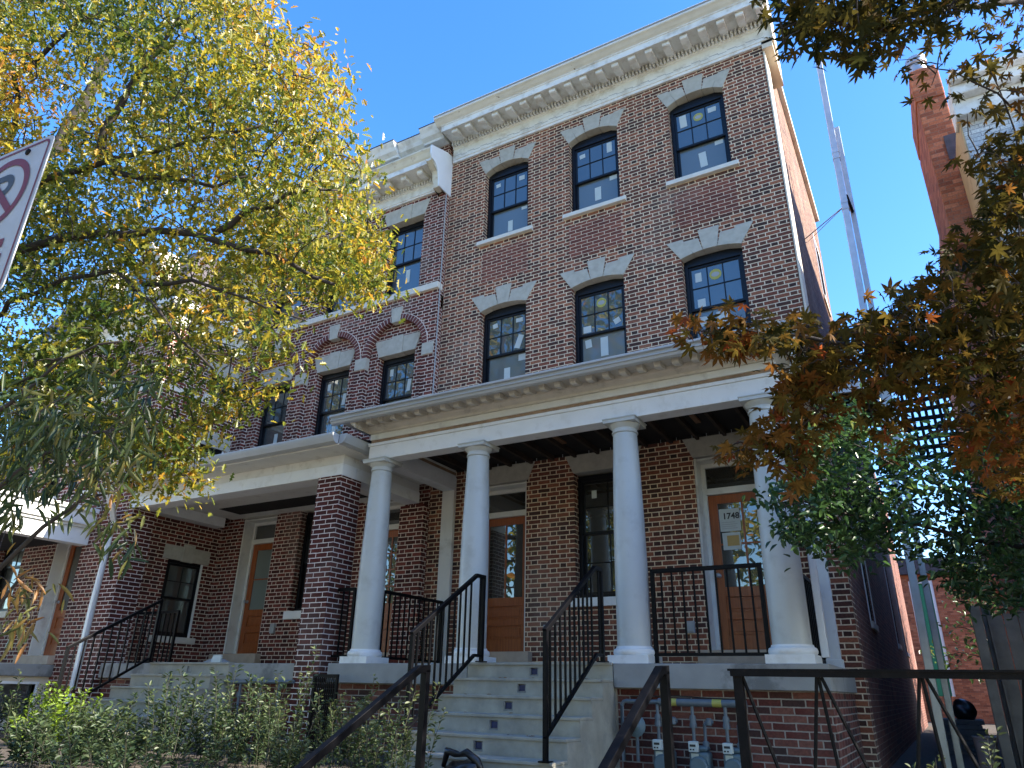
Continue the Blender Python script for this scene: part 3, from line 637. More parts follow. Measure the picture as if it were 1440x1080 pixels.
# gas meters
def meter(x, label):
    t = thing('gas_meter', label, 'gas meter', (x, -2.12, -.74), 'gas meters along the brick base')
    b = MB(); b.box(x-.095, x+.095, -2.20, -2.05, -.74, -.50); b.box(x-.085, x+.085, -2.185, -2.065, -.4995, -.45); o = b.build('body', 'meter', t, bevel=.03)
    b = MB(); b.lathe(0, 0, [(.085, 0), (.085, .03), (.07, .045)], 20); b.v = [(x+v[0], -2.205-v[2], -.62+v[1]) for v in b.v]; b.build('diaphragm', 'meter', o, smooth='auto')
    b = MB(); b.box(x-.075, x+.01, -2.265, -2.20, -.50, -.41); b.build('index_box', 'sticker', t, bevel=.006)
    b = MB(); b.box(x-.06, x-.005, -2.268, -2.2655, -.455, -.435); b.box(x-.062, x-.045, -2.268, -2.2655, -.485, -.472); b.box(x-.035, x-.018, -2.268, -2.2655, -.485, -.472); b.build('dial_print', 'ink', t)
    b = MB(); b.box(x-.07, x+.0, -2.204, -2.2015, -.56, -.515); b.build('tag_plate', 'sticker', t)
    b = MB(); b.tube([(x-.055, -2.12, -.46), (x-.055, -2.12, -.10)], .017, 10); b.lathe(x-.055, -2.12, [(.034, -.30), (.036, -.27), (.028, -.24), (.034, -.22), (.026, -.19)], 14)
    b.tube([(x+.055, -2.12, -.46), (x+.055, -2.12, -.27), (x+.08, -2.12, -.245), (x+.14, -2.12, -.245)], .018, 10); b.lathe(x+.055, -2.12, [(.03, -.46), (.03, -.42), (.022, -.41)], 14); b.lathe(x-.055, -2.12, [(.03, -.46), (.03, -.42), (.022, -.41)], 14)
    b.lathe(x+.10, -2.12, [(.02, -.28), (.03, -.27), (.03, -.22), (.02, -.21)], 12); b.build('riser_pipe', 'gaspipe', t, smooth='auto')
meter(-2.52, 'gas meter half hidden behind the black handrail, leftmost of the row')
meter(-2.17, 'gas meter in the middle of the row with white index box')
meter(-1.85, 'gas meter at the right end of the row beside the old fence post')
t = thing('gas_pipe', 'horizontal grey gas supply pipe with yellow tape above the meters', 'pipe', (-2.4, -2.12, -.1))
b = MB(); b.tube([(-2.95, -2.12, -.62), (-2.95, -2.12, -.12), (-2.93, -2.12, -.085), (-2.90, -2.12, -.078), (-2.5, -2.12, -.078)], .02, 12); b.tube([(-2.56, -2.12, -.078), (-1.70, -2.12, -.078)], .036, 14); b.build('pipe_run', 'gaspipe', t, smooth='auto')
b = MB(); b.tube([(-2.47, -2.12, -.078), (-2.37, -2.12, -.078)], .0365, 14); b.tube([(-2.02, -2.12, -.078), (-1.93, -2.12, -.078)], .0365, 14); b.build('yellow_tape', 'yellow', t, smooth='auto')
b = MB(); b.lathe(0, 0, [(.10, 0), (.105, .02), (.085, .035), (.05, .05), (.03, .10), (.0, .1)], 22); b.v = [(-2.80+v[0], -2.14-v[2], -.30+v[1]) for v in b.v]; b.build('regulator', 'meter', t, smooth='auto')
b = MB(); b.tube([(-2.80, -2.12, -.30), (-2.80, -2.12, -.62)], .018, 10); b.build('drop_pipe', 'gaspipe', t, smooth='auto')
b = MB(); b.tube([(-2.9, -2.0, -.035), (-2.4, -2.02, -.02), (-2.1, -2.03, -.035), (-1.75, -2.0, -.04)], .006, 6); tag(b.build('cable', 'ink'), 'thin black cable lying along the top of gas pipe', 'cable')
# ================================================================== HOUSE 2 (arched brick house on the left)
H2 = thing('brick_house', 'red brick row house with arched second-floor recesses and brick porch piers', 'house', (-9.65, 0, GY))
A0, A1 = -12.2, -7.1
AC = (-8.05, -9.65, -11.25)
yb, yr = -.17, -.07                                           # bay face, recess face
RA = .67; SP = 5.87
# recessed wall behind the arches with the windows, ground floor wall set back under the porch
gh = [(-11.62, -10.70, FZ-.01, 3.05), (-10.05, -9.2, 1.22, 3.05), (-8.50, -7.62, FZ-.01, 3.05)]
w = MB(); w.wall(A0, A1, -.9, 3.2, gh, 0, .3); w.build('front_wall', 'brick2', H2)
w = MB(); w.wall(A0, A1, 3.2, 6.9, [(c-.43, c+.43, 4.2, 5.89) for c in AC], yr, .2); w.build('recessed_wall', 'brick2', H2)
w = MB(); w.wall(A0, A1, 6.62, 9.36, [(c-.47, c+.47, 7.12, 8.89) for c in AC], yb, .18)
w.wall(A0, A1, 3.2, SP, [(c-RA, c+RA, 3.1, 6.7) for c in AC], yb, yr-.001)
edges = [A0]+[v for c in sorted(AC) for v in (c-RA, c+RA)]+[A1]
for i in range(0, len(edges), 2): w.box(edges[i], edges[i+1], yb, yr-.001, SP, 6.62)
for c in AC:
    n = 28
    for k in range(n):
        a0, a1 = math.pi*(1-k/n), math.pi*(1-(k+1)/n)
        xa, za = c+RA*math.cos(a0), SP+RA*math.sin(a0); xb, zb_ = c+RA*math.cos(a1), SP+RA*math.sin(a1)
        w.add([(xa, yb, za), (xb, yb, zb_), (xb, yb, 6.62), (xa, yb, 6.62)], [(0, 1, 2, 3)])
        w.add([(xa, yb, za), (xa, yr, za), (xb, yr, zb_), (xb, yb, zb_)], [(0, 1, 2, 3)])
w.build('bay_wall', 'brick2', H2)
for c in AC:
    a = MB(); n = 30
    for k in range(n):
        t0, t1 = math.pi*(k+.11)/n, math.pi*(k+.89)/n
        a.prism_y([(c+r*math.cos(t), SP+r*math.sin(t)) for r, t in ((RA-.012, t0), (RA+.105, t0), (RA+.105, t1), (RA-.012, t1))], yb-.015, yr-.003)
    n2 = 24; ring = [(c+(RA-.004)*math.cos(math.pi*k/n2), SP+(RA-.004)*math.sin(math.pi*k/n2)) for k in range(n2+1)]
    o = a.build('brick_arch', 'vous', H2)
    m = MB()
    for k in range(n2):
        q = [(r, math.pi*(k+j)/n2) for r, j in ((RA-.006, 0), (RA+.118, 0), (RA+.118, 1), (RA-.006, 1))]
        m.prism_y([(c+r*math.cos(t), SP+r*math.sin(t)) for r, t in q], yb-.009, yr-.004)
    m.build('arch_mortar', 'mortar', o)
    m = MB(); m.prism_y([(c-.10, SP+RA-.06), (c+.10, SP+RA-.06), (c+.135, SP+RA+.26), (c-.135, SP+RA+.26)], yb-.03, yr-.002); m.build('keystone', 'stone', o, bevel=.006)
for x0, x1 in ((-7.38, -7.125), (-8.985, -8.715), (-10.585, -10.315), (-12.18, -11.92)):
    m = MB(); m.box(x0, x1, yb-.022, yr-.004, SP-.24, SP); m.build('impost_block', 'stone', H2, bevel=.006)
m = MB(); m.box(A0, A1+.02, yb-.06, yb+.1, 6.985, 7.115); m.build('belt_course', 'sill', H2, bevel=.008)
for i, c in enumerate(AC):
    f = window(H2, c, .86, 4.22, 5.80, .06, 5.02, stickers=[('u', .16, .8, .08, .14, 0, 'sticker'), ('u', .82, .3, .08, .24, -.1, 'sticker'), ('l', .5, .5, .1, .3, 0, 'sticker')] if i != 2 else [('l', .5, .5, .1, .3, 0, 'sticker')], head=.06, gl=('glassU', 'glassU'))
    l = MB(); flat_lintel(l, c, .44, .555, 5.862, 6.21, yr-.014, .12, (.13, .135), .03); l.build('lintel', 'stone', f, bevel=.004)
    f = window(H2, c, .94, 7.13, 8.80, -.03, 7.95, stickers=[('l', .5, .6, .1, .3, 0, 'sticker')], head=.06, gl=('glassU', 'glassU'))
    l = MB(); flat_lintel(l, c, .48, .60, 8.862, 9.20, yb-.014, .05, (.13, .15), .02); l.build('lintel', 'stone', f, bevel=.004)
# ground floor openings
for i, (a, b) in enumerate((gh[0][:2], gh[2][:2])):
    fr = doorway(H2, a, b, 3.015, 0, .27, FZ, 2.56)
    door(H2, a+.09, b-.09, .515, 2.555, .27, (1, 2) if i == 0 else (2, 4), 'glassF' if i == 0 else 'glassD')
    l = MB(); flat_lintel(l, (a+b)/2, .49, .66, 3.022, 3.199, -.014, .1); l.build('lintel', 'stone', fr, bevel=.004)
    t = MB(); t.box(a-.2, b+.1, -.12, .38, FZ, .512); t.build('threshold', 'thresh', H2, bevel=.008)
f = window(H2, -9.625, .84, 1.24, 2.98, .12, 2.1, (2, 2), (2, 2), head=.03, gl=('glassD', 'glassD'))
l = MB(); flat_lintel(l, -9.625, .44, .58, 3.022, 3.199, -.014, .1); l.build('lintel', 'stone', f, bevel=.004)
l = MB(); l.box(-10.12, -9.13, -.06, .13, 1.08, 1.218); l.build('sill', 'white', f, bevel=.006)
m = MB(); m.box(-10.42, -10.32, -.05, -.001, .85, 1.02); m.build('outlet_box', 'grey', H2, bevel=.006)
w = MB(); w.box(-7.62+.02, -7.1, -.15, -.001, FZ, 2.84); w.build('bay_return', 'brick2', H2)
# cornice with brackets, brick parapet and stepped cap
k = MB(); k.prism_x([(.1, 9.30), (yb-.04, 9.30), (yb-.04, 9.335), (yb-.055, 9.34), (yb-.055, 9.39), (yb-.04, 9.395), (yb-.04, 9.52), (yb-.07, 9.54), (yb-.07, 9.66), (-.60, 9.70), (-.60, 9.675), (-.625, 9.675), (-.625, 9.79), (.1, 9.79)], A0, A1-.015); c2 = k.build('cornice', 'corn', H2)
k = MB(); k.prism_x([(.1, 9.792), (-.625, 9.792), (-.65, 9.82), (-.69, 9.90), (-.73, 9.95), (-.73, 9.98), (yb-.02, 10.18), (.1, 10.18)], A0, A1-.015); k.build('crown_moulding', 'cornrust', c2)
k = MB(); x = A1-.10
while x > A0+.05: k.box(x-.035, x, yb-.11, yb-.068, 9.545, 9.63); x -= .068
k.build('dentil_band', 'corn', c2)
x = A1-.40
while x > A0+.1:
    k = MB(); k.prism_x([(yb-.072, 9.685), (-.55, 9.693), (-.55, 9.60), (-.52, 9.575), (-.42, 9.57), (yb-.072, 9.63)], x-.065, x+.065); k.build('bracket', 'corn', c2, bevel=.008); x -= .415
k = MB(); pts = [(yb-.045, 9.22), (yb-.24, 9.22), (yb-.25, 9.30)]
for q in range(7): a = q/6*math.pi/2; pts.append((yb-.25-.27*(1-math.cos(a)), 9.30+.40*math.sin(a)))
pts += [(-.74, 9.80), (-.74, 10.0), (yb-.02, 10.22), (.06, 10.24), (.06, 9.22)]
k.prism_x(pts, A1-.014, A1+.02); k.build('end_cap', 'down', c2, bevel=.004)
k = MB(); k.prism_x([(y+.02 if y < -.3 else y, z) for y, z in pts if z < 9.75]+[(-.62, 9.74), (.06, 9.74)], A1-.15, A1-.0145); k.build('console', 'cornrust', c2, bevel=.01)
w = MB(); w.box(A0, A1, -.12, .2, 9.361, 10.52); w.build('parapet', 'brick2', H2)
def cap(x0, x1, fwd):
    k = MB(); k.prism_x([(.2, 10.521), (-.16-fwd, 10.521), (-.17-fwd, 10.57), (-.26-fwd, 10.62), (-.30-fwd, 10.70), (-.36-fwd, 10.78), (-.36-fwd, 10.81), (.2, 10.83)], x0, x1)
    k.prism_x([(.2, 10.832), (-.37-fwd, 10.812), (-.375-fwd, 10.824), (.2, 10.85)], x0-.01, x1+.01, 1)
    k.build('parapet_cap', ['corn', 'slate'], H2)
cap(-7.63, -7.12, .16); cap(-8.3, -7.642, .04); cap(-9.3, -8.312, .16); cap(A0, -9.312, .04)
w = MB(); w.box(A0, A1, 12, 12.3, -.9, 10); w.box(A0, A1-.01, .2, 12, 9.8, 10); w.box(A0, A0+.25, .3, 12, -.9, 9.79); w.build('rear_wall', 'sidelow', H2)
k = MB(); k.tube([(A1+.012, yb+.03, 3.7), (A1+.012, yb+.03, 9.2)], .012, 6); k.build('mortar_joint', 'grey', H2)
# porch of house 2
P0 = -2.07
for x0, x1, nm in ((-7.62, -7.18, 0), (-12.42, -12.0, 1)):
    p = MB(); p.box(x0, x1, P0-.03, P0+.42, GY-.1, 2.845); p.build('porch_pier', 'pier', H2)
k = MB(); k.box(-12.2, -7.19, P0, P0+.3, 2.85, 3.03); k.box(-7.49, -7.19, P0+.3, -.172, 2.85, 3.03); k.box(-12.2, -11.95, P0+.3, -.172, 2.85, 3.03); k.build('porch_beam', 'white', H2, bevel=.005)
k = MB(); k.box(-12.2, -7.21, P0+.025, P0+.28, 3.031, 3.17); k.box(-7.46, -7.21, P0+.28, -.172, 3.031, 3.17); k.box(-12.2, -11.97, P0+.28, -.172, 3.031, 3.17); k.build('porch_frieze', 'trim', H2)
k = MB(); k.box(-12.2, -6.98, P0-.36, -.172, 3.171, 3.20); k.build('soffit', 'trim', H2, bevel=.004)
k = MB(); gq = [(P0-.36, 3.205), (P0-.36, 3.19), (P0-.40, 3.185), (P0-.45, 3.21), (P0-.48, 3.27), (P0-.49, 3.30), (P0-.49, 3.33), (P0-.36, 3.33)]
k.prism_x(gq, -12.22, -6.99)
k.prism_y([(-6.985+(P0-.36-q[0])*1.0, q[1]) for q in gq], P0-.36, -.172); k.build('porch_gutter', 'gutter', H2, bevel=.004)
k = MB(); k.prism_x([(P0-.36, 3.331), (-.171, 3.70), (-.171, 3.60), (P0-.36, 3.20)], -12.19, -6.99); k.build('porch_roof', 'slate', H2)
k = MB(); k.box(-11.95, -7.49, P0+.3, -.002, 3.04, 3.08); k.build('porch_ceiling', 'trim', H2)
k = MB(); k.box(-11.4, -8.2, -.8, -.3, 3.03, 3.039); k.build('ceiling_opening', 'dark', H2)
k = MB(); k.box(-12.0, -10.63, -2.05, -.002, .06, FZ); k.box(-10.63, -8.86, -2.10, -.002, .06, FZ-.003); k.box(-8.86, -7.19, -2.05, -.002, .06, FZ); k.build('porch_slab', 'concslab', H2, bevel=.008)
k = MB(); k.wall(-12.0, -7.19, -.95, .059, [], -1.95, -1.75); k.build('porch_base_wall', 'found', H2)
stairs('concrete front steps left of the red brick pier, with blue light boxes', -10.62, -8.87, 6, -2.12, .29, -9.71)
railing('stair_railing', 'black iron stair railing by the white downspout, left of farther steps', [(-10.56, -2.18, 1.20), (-10.56, -3.50, .42)], .84, [((-10.56, -2.2, 1.19), .29), ((-10.56, -3.48, .43), -.56)], 'iron stair railings', bal=.12)
railing('porch_railing', 'black iron railing on the farther porch, in front of the dark side window', [(-11.98, -1.55, 1.1), (-10.95, -1.55, 1.1)], .80, [((-10.97, -1.55, 1.1), FZ)], 'iron porch railings', bal=.115)
m = MB(); m.add([(-9.99, -1.75, FZ), (-9.6, -1.9, FZ), (-9.4, -1.6, FZ), (-9.8, -1.4, FZ), (-9.85, -1.7, FZ+.07), (-9.6, -1.75, FZ+.09), (-9.5, -1.6, FZ+.05), (-9.7, -1.5, FZ+.08)], [(0,1,5,4),(1,2,6,5),(2,3,7,6),(3,0,4,7),(4,5,6,7),(3,2,1,0)]); tag(m.build('tarp', 'grey', bevel=.02), 'crumpled grey tarp lying on the farther porch floor', 'tarp')
m = MB(); m.box(-9.45, -9.27, -1.95, -1.92, FZ, FZ+.12); m.add([(-9.43, -2.0, FZ+.001), (-9.25, -1.97, FZ+.001), (-9.27, -1.95, FZ+.11), (-9.42, -1.97, FZ+.10)], [(0,1,2,3)]); tag(m.build('paper_box', 'sticker', bevel=.004), 'small white paper box at top of the farther steps', 'box')
t = thing('gas_pipe', 'low grey gas pipe manifold in front of the farther porch slab, behind shrubs', 'pipe', (-8.2, -2.1, -.1))
b = MB(); b.tube([(-8.9, -2.14, 0.03), (-7.55, -2.14, .05)], .026, 10); b.build('pipe_run', 'gaspipe', t, smooth='auto')
for x in (-8.55, -8.15, -7.8):
    b = MB(); b.tube([(x, -2.14, .03), (x, -2.14, -.6)], .018, 8); b.lathe(x, -2.14, [(.03, -.16), (.034, -.13), (.03, -.1)], 10); b.build('drop_pipe', 'gaspipe', t, smooth='auto')
t = thing('metal_grate', 'dark slatted metal grate leaning beside the red brick pier', 'grate', (-6.9, -2.4, -.74))
b = MB(); b.box(-6.95, -6.91, -2.42, -2.39, -.72, .14); b.box(-6.58, -6.54, -2.42, -2.39, -.72, .14); b.box(-6.91, -6.58, -2.42, -2.39, .10, .14); b.box(-6.91, -6.58, -2.42, -2.39, -.72, -.68); b.build('frame', 'black', t)
b = MB()
for k in range(11): x = -6.905+k*.032; b.box(x, x+.014, -2.412, -2.398, -.68, .10)
b.build('slat_panel', 'black', t)

# ================================================================== HOUSE 3 (projecting house farther left)
H3 = thing('brick_house', 'farther red brick house projecting forward behind tree, with sunlit white porch beam', 'house', (-15, -2, GY))
Y3 = -2.0; B1 = -12.2
fh = [(-13.95, -13.45, 3.36, 4.9), (-15.4, -14.85, 3.36, 4.9), (-16.8, -16.2, 3.36, 4.9), (-14.35, -13.45, FZ, 3.0), (-16.3, -15.4, 1.2, 2.95), (-14.1, -13.5, 5.6, 6.9), (-15.6, -15.0, 5.6, 6.9)]
w = MB(); w.wall(-17.5, B1, -.9, 7.0, fh, Y3, Y3+.3); w.build('front_wall', 'brick2', H3)
s3 = [(-1.08, -.30, .78, 2.12), (-.98, -.30, 3.75, 4.42), (-.95, -.35, 5.45, 5.95)]
w = MB(); w.wall(Y3+.3, .2, -.9, 7.0, s3, B1, B1-.3, 'y'); w.build('side_wall', 'brick2', H3)
w = MB(); w.box(-17.5, B1-.3, 8, 8.3, -.9, 7); w.box(-17.5, -17.2, Y3+.3, 8, -.9, 7); w.box(-17.5, B1-.001, Y3+.3, 8, 6.75, 6.99); w.box(B1-.3, B1-.001, .2, 8, -.9, 6.75); w.build('rear_wall', 'sidelow', H3)
for (a, b, z0, z1) in s3:
    f = window(H3, (a+b)/2, b-a, z0, z1, .12, (z0+z1)/2, (2, 2) if z0 < 3 else (2, 1), (1, 1), (), 'y', hz=B1-.02, gl=('glassU', 'glassU'))
    l = MB(); l.box(B1-.1, B1+.02, a-.12, b+.10, z1+.002, z1+.26); l.box(B1-.1, B1+.035, (a+b)/2-.12, (a+b)/2+.12, z1-.01, z1+.31); l.build('lintel', 'stone', f, bevel=.005)
    l = MB(); l.box(B1-.1, B1+.06, a-.1, b+.08, z0-.11, z0-.002); l.build('sill', 'sill', f, bevel=.006)
    l = MB(); l.box(B1-.06, B1-.012, b-.05, b-.001, z0, z1); l.build('casing', 'white', f)
for a, b, z0, z1 in fh:
    if z0 == FZ: continue
    f = window(H3, (a+b)/2, b-a, z0, z1, Y3+.1, (z0+z1)/2, (2, 2), (1, 1), gl=('glassU', 'glassU'))
    l = MB(); l.box(a-.1, b+.1, Y3-.06, Y3+.1, z0-.12, z0-.002); l.build('sill', 'sill', f, bevel=.005)
    l = MB(); flat_lintel(l, (a+b)/2, (b-a)/2+.02, (b-a)/2+.12, z1+.002, z1+.28, Y3-.014, Y3+.1, (.09, .11), .03); l.build('lintel', 'stone', f)
fr = doorway(H3, -14.35, -13.45, 3.0, Y3, .25, FZ, 2.5); d = door(H3, -14.26, -13.54, .40, 2.49, Y3+.25, (1, 1))
t = MB(); t.box(-14.5, -13.42, Y3-.12, Y3+.3, .255, .40); t.build('threshold', 'thresh', H3, bevel=.006)
m = MB(); m.box(-17.5, B1+.02, Y3-.03, Y3+.1, 5.26, 5.36); m.box(B1-.1, B1+.03, Y3+.1, .0, 5.26, 5.36); m.build('belt_course', 'sill', H3)
m = MB(); m.box(B1-.2, B1+.03, Y3-.05, .0, 6.62, 6.95); m.box(-17.5, B1-.2, Y3-.05, Y3+.1, 6.62, 6.95); m.box(B1-.2, B1+.2, Y3-.25, .0, 6.951, 7.12); m.box(-17.5, B1-.2, Y3-.25, Y3+.1, 6.951, 7.12); m.build('cornice', 'corn', H3, bevel=.01)
m = MB(); m.add([(-17.5, Y3-.22, 7.121), (B1+.15, Y3-.22, 7.121), (B1-.6, Y3+.6, 8.9), (-17.5, Y3+.6, 8.9), (B1+.15, 8, 7.121), (B1-.6, 8, 8.9)], [(0, 1, 2, 3), (1, 4, 5, 2)]); m.build('mansard_roof', 'slate', H3)
for x in (-13.6, -15.3):
    m = MB(); m.prism_y([(x-.55, 7.2), (x+.55, 7.2), (x+.55, 8.35), (x, 8.95), (x-.55, 8.35)], Y3-.1, Y3+1.5); dm = m.build('dormer', 'siding', H3)
    m = MB(); m.box(x-.3, x+.3, Y3-.115, Y3-.102, 7.4, 8.3); m.build('pane', 'glassU', dm)
m = MB(); m.box(B1-.7, B1-.1, -.6, .9, 7.3, 9.3); m.build('chimney', 'siding', H3, bevel=.01)
# porch of house 3
m = MB(); m.box(-13.53, -13.30, -4.4, Y3-.001, 2.29, 2.58); m.box(-17.5, -13.53, -4.4, -4.17, 2.29, 2.58); m.build('porch_beam', 'white', H3, bevel=.006)
m = MB(); m.box(-13.56, -13.26, -4.44, Y3-.001, 2.581, 2.63); m.box(-17.5, -13.26, -4.44, -4.14, 2.582, 2.63); m.build('porch_fillet', 'trim', H3)
m = MB(); m.box(-17.5, -13.22, -4.48, Y3-.001, 2.631, 2.86); m.build('porch_fascia', 'white', H3, bevel=.006)
m = MB(); m.box(-17.5, -13.17, -4.54, Y3-.001, 2.861, 2.94); m.build('porch_gutter', 'white', H3, bevel=.01)
m = MB(); m.box(-17.5, -13.54, -4.16, Y3-.001, 2.40, 2.43); m.build('porch_ceiling', 'dark', H3)
m = MB(); m.box(-17.5, -13.38, -4.3, Y3-.001, .06, .25); m.build('porch_slab', 'concslab', H3, bevel=.01)
m = MB(); m.wall(-4.1, Y3-.001, -.95, .059, [(-3.1, -2.2, -.6, -.06)], -13.45, -13.6, 'y'); m.build('porch_base_wall', 'siding', H3)
m = MB(); m.box(-13.55, -13.54, -3.1, -2.2, -.6, -.06); bw = m.build('basement_window', 'glassU', H3)
m = MB(); m.box(-13.56, -13.43, -3.15, -2.15, -.059, -.02); m.box(-13.56, -13.43, -2.2, -2.16, -.6, -.06); m.build('frame', 'white', bw)
p = MB(); p.box(-13.75, -13.35, -4.42, -4.0, GY-.1, 2.285); p.build('porch_pier', 'pier', H3)
t = thing('downspout', 'white metal downspout slanting down beside the left red brick pier', 'downspout', (-12.5, -2.2, -.5))
b = MB(); b.tube([(-12.20, -2.50, 3.20), (-12.22, -2.5, 3.08), (-12.32, -2.30, 2.85), (-12.47, -2.12, 2.65), (-12.50, -2.10, 2.5), (-12.53, -2.10, 1.2), (-12.53, -2.10, -.12)], .042, 4, sq=True); b.build('pipe_run', 'down', t, bevel=.008)
b = MB(); b.tube([(-12.53, -2.1, -.2), (-12.50, -2.14, -.45), (-12.4, -2.35, -.6)], .055, 10); b.build('outlet_elbow', 'down', t, smooth='auto')
# ================================================================== neighbour on the right, alley
H4 = thing('neighbour_house', 'whitewashed brick house beyond the alley with tall orange brick chimney', 'house', (3, 0, -.8))
w = MB(); w.wall(1.52, 9, -.9, 7.55, [(2.15, 2.85, 5.6, 6.75)], 0, .3); w.build('front_wall', 'whitebrick', H4)
w = MB(); w.box(1.50, 1.517, -.02, 1.0, -.9, 7.5); w.build('plywood_sheathing', 'plywood', H4)
w = MB(); w.box(1.525, 9, 2.0, 14, 7.301, 9.15); w.box(1.52, 9, .3, 14, -.9, 7.3); w.build('house_core', 'orange', H4)  # unseen upper block, raised to cast shade on the main side wall
w = MB(); w.box(1.46, 9, -.32, .2, 7.551, 7.72); w.box(1.46, 9, -.18, .2, 7.3, 7.55); w.box(1.47, 9, -.42, .2, 7.721, 7.86); w.build('cornice', 'corn', H4, bevel=.02)
f = window(H4, 2.5, .7, 5.6, 6.75, .08, 6.2, (1, 1), (1, 1))
l = MB(); l.box(2.08, 2.148, -.05, .06, 5.5, 6.85); l.box(2.852, 2.92, -.05, .06, 5.5, 6.85); l.box(2.05, 2.95, -.08, .06, 6.851, 6.98); l.box(2.05, 2.95, -.09, .06, 5.4, 5.498); l.build('casing', 'white', f, bevel=.006)
l = MB(); l.box(1.86, 2.0, -.2, -.001, 6.2, 6.42); l.build('wall_lamp', 'black', H4, bevel=.02)
ch = MB(); ch.box(1.20, 1.60, 1.05, 2.7, -.9, 8.75); ch.box(1.185, 1.60, 1.035, 2.6, 8.751, 9.3); ch.box(1.22, 1.58, 1.07, 2.4, 9.301, 9.42); c4 = ch.build('chimney', 'orange', H4, bevel=.02)
b = MB(); b.lathe(1.37, 1.35, [(.13, 9.42), (.13, 9.53), (.15, 9.54), (.15, 9.58), (.125, 9.585), (.125, 9.72), (.155, 9.73), (.155, 9.85), (.12, 9.88)], 24); b.build('chimney_vent', 'steel', c4, smooth='auto')
b = MB(); b.box(1.42, 1.601, 1.022, 1.034, 7.5, 7.95); b.build('slate_patch', 'slate', c4)
w = MB(); w.box(2.15, 9, -1.5, -.002, -.9, 7.0); w.build('shading_bay', 'whitebrick', H4)  # bay beyond the frame, added to keep sun off the porch columns
# scaffold poles and platform in the alley
t = thing('scaffold', 'galvanised scaffold in the alley with two tall poles and grid platform', 'scaffold', (-.1, 1, -.8))
b = MB(); b.tube([(-.195, 1, -.8), (-.04, 1, 10.6)], .048, 4, sq=True); b.build('pole', 'steel', t, bevel=.006)
b = MB(); b.tube([(-.06, 1.6, -.8), (.02, 1.6, 9.2)], .040, 4, sq=True); b.build('pole', 'steel', t, bevel=.006)
for z in (5.2, 7.2, 2.4, 8.2):
    b = MB(); x = -.195+(z+.8)*.0136; b.box(x-.055, x+.055, .945, 1.055, z-.12, z-.112); b.box(x-.052, x+.052, .948, 1.052, z, z+.05); b.build('pole_joint', 'steel', t)
b = MB(); b.tube([(-.04, 1.0, 7.35), (.005, 1.6, 7.4)], .025, 6); b.build('clamp', 'rusty', t)
b = MB(); b.tube([(-.05, 1, 7.2), (X1+.02, 1.5, 7.05)], .008, 6); b.tube([(-.05, 1, 7.2), (X1+.02, 2.6, 7.7)], .006, 6); b.build('wall_tie', 'steel', t)
for q in ((.82, .86, 3.98, 4.13), (2.4, 2.44, 3.98, 4.13), (.86, .90, 4.22, 4.26)):
    b = MB(); b.box(X1+.04, -.02, *q); b.build('platform_beam', 'white', t)
b = MB()
for k in range(9): b.box(X1+.05+k*.092, X1+.05+k*.092+.045, .86, 2.4, 4.02, 4.05)
for k in range(11): b.box(X1+.05, -.03, .88+k*.14, .88+k*.14+.07, 3.985, 4.019)
b.build('platform_grid', 'rusty', t)
b = MB()
for k in range(7): b.box(.12+k*.085, .12+k*.085+.04, 1.30, 1.33, 3.0, 4.9)
for k in range(14): b.box(.10, .73, 1.331, 1.35, 3.02+k*.14, 3.02+k*.14+.06)
b.build('side_lattice', 'rusty', t)
b = MB(); b.box(-.10, .02, .92, .98, 2.9, 3.95); b.build('panel', 'down', t)
# wooden fence, planks, bag, bucket
t = thing('wood_fence', 'weathered grey wooden fence along the right side of alley', 'fence', (.5, 2, -.8))
for x, y, h in ((.40, .3, .98), (.58, 1.9, 1.15), (.66, 3.6, 1.3)):
    b = MB(); b.box(x-.05, x+.05, y-.05, y+.05, -.85, h); b.build('post', 'oldwood', t, bevel=.006)
b = MB()
for k in range(36):
    x = .46+k*.006; b.box(x+.045, x+.065, .35+k*.14, .35+k*.14+.132, -.8, .92+.03*(k % 3))
for k in range(10): b.box(.52+k*.14, .52+k*.14+.132, .40, .42, -.8, .88+.02*(k % 3))
b.build('board_panel', 'oldwood', t)
t = thing('plank_stack', 'stack of grey weathered planks standing at the far end of alley', 'planks', (0, 5, -.8))
for k in range(7):
    b = MB(); o_ = .02*((k*7) % 5); b.box(-.36+o_, .34+o_, 5.0+.03*k, 6.2+.03*k, -.82+.075*k, -.82+.075*k+.068); b.build('plank', 'plank', t, bevel=.004)
def blob(name, c, r, mk, seed, sub=3, amp=.25):
    import bmesh
    bm = bmesh.new(); bmesh.ops.create_icosphere(bm, subdivisions=sub, radius=1); rr = random.Random(seed); ph = [(Vector((rr.gauss(0, 1), rr.gauss(0, 1), rr.gauss(0, 1)))*2.6, rr.random()*6) for _ in range(7)]
    for v in bm.verts:
        d = 1+amp*sum(math.sin(k.dot(v.co)+p) for k, p in ph)/3.5
        v.co = Vector((c[0]+v.co.x*r[0]*d, c[1]+v.co.y*r[1]*d, c[2]+max(v.co.z*d, -.8)*r[2]))
    me = bpy.data.meshes.new(name); bm.to_mesh(me); bm.free(); me.materials.append(MT[mk])
    me.polygons.foreach_set('use_smooth', [True]*len(me.polygons)); o = bpy.data.objects.new(name, me); C.objects.link(o); return o
tag(blob('rubbish_bag', (.13, 5.5, -.17), (.17, .22, .17), 'bag', 3), 'shiny black rubbish bag lying on the plank stack', 'bag')
b = MB(); b.lathe(.26, 2.0, [(.11, -.80), (.125, -.50), (.13, -.44), (.138, -.435), (.138, -.42), (.12, -.42), (.118, -.46)], 24); tag(b.build('bucket', 'bucket', smooth='auto'), 'pale pink plastic bucket standing by the alley fence', 'bucket')
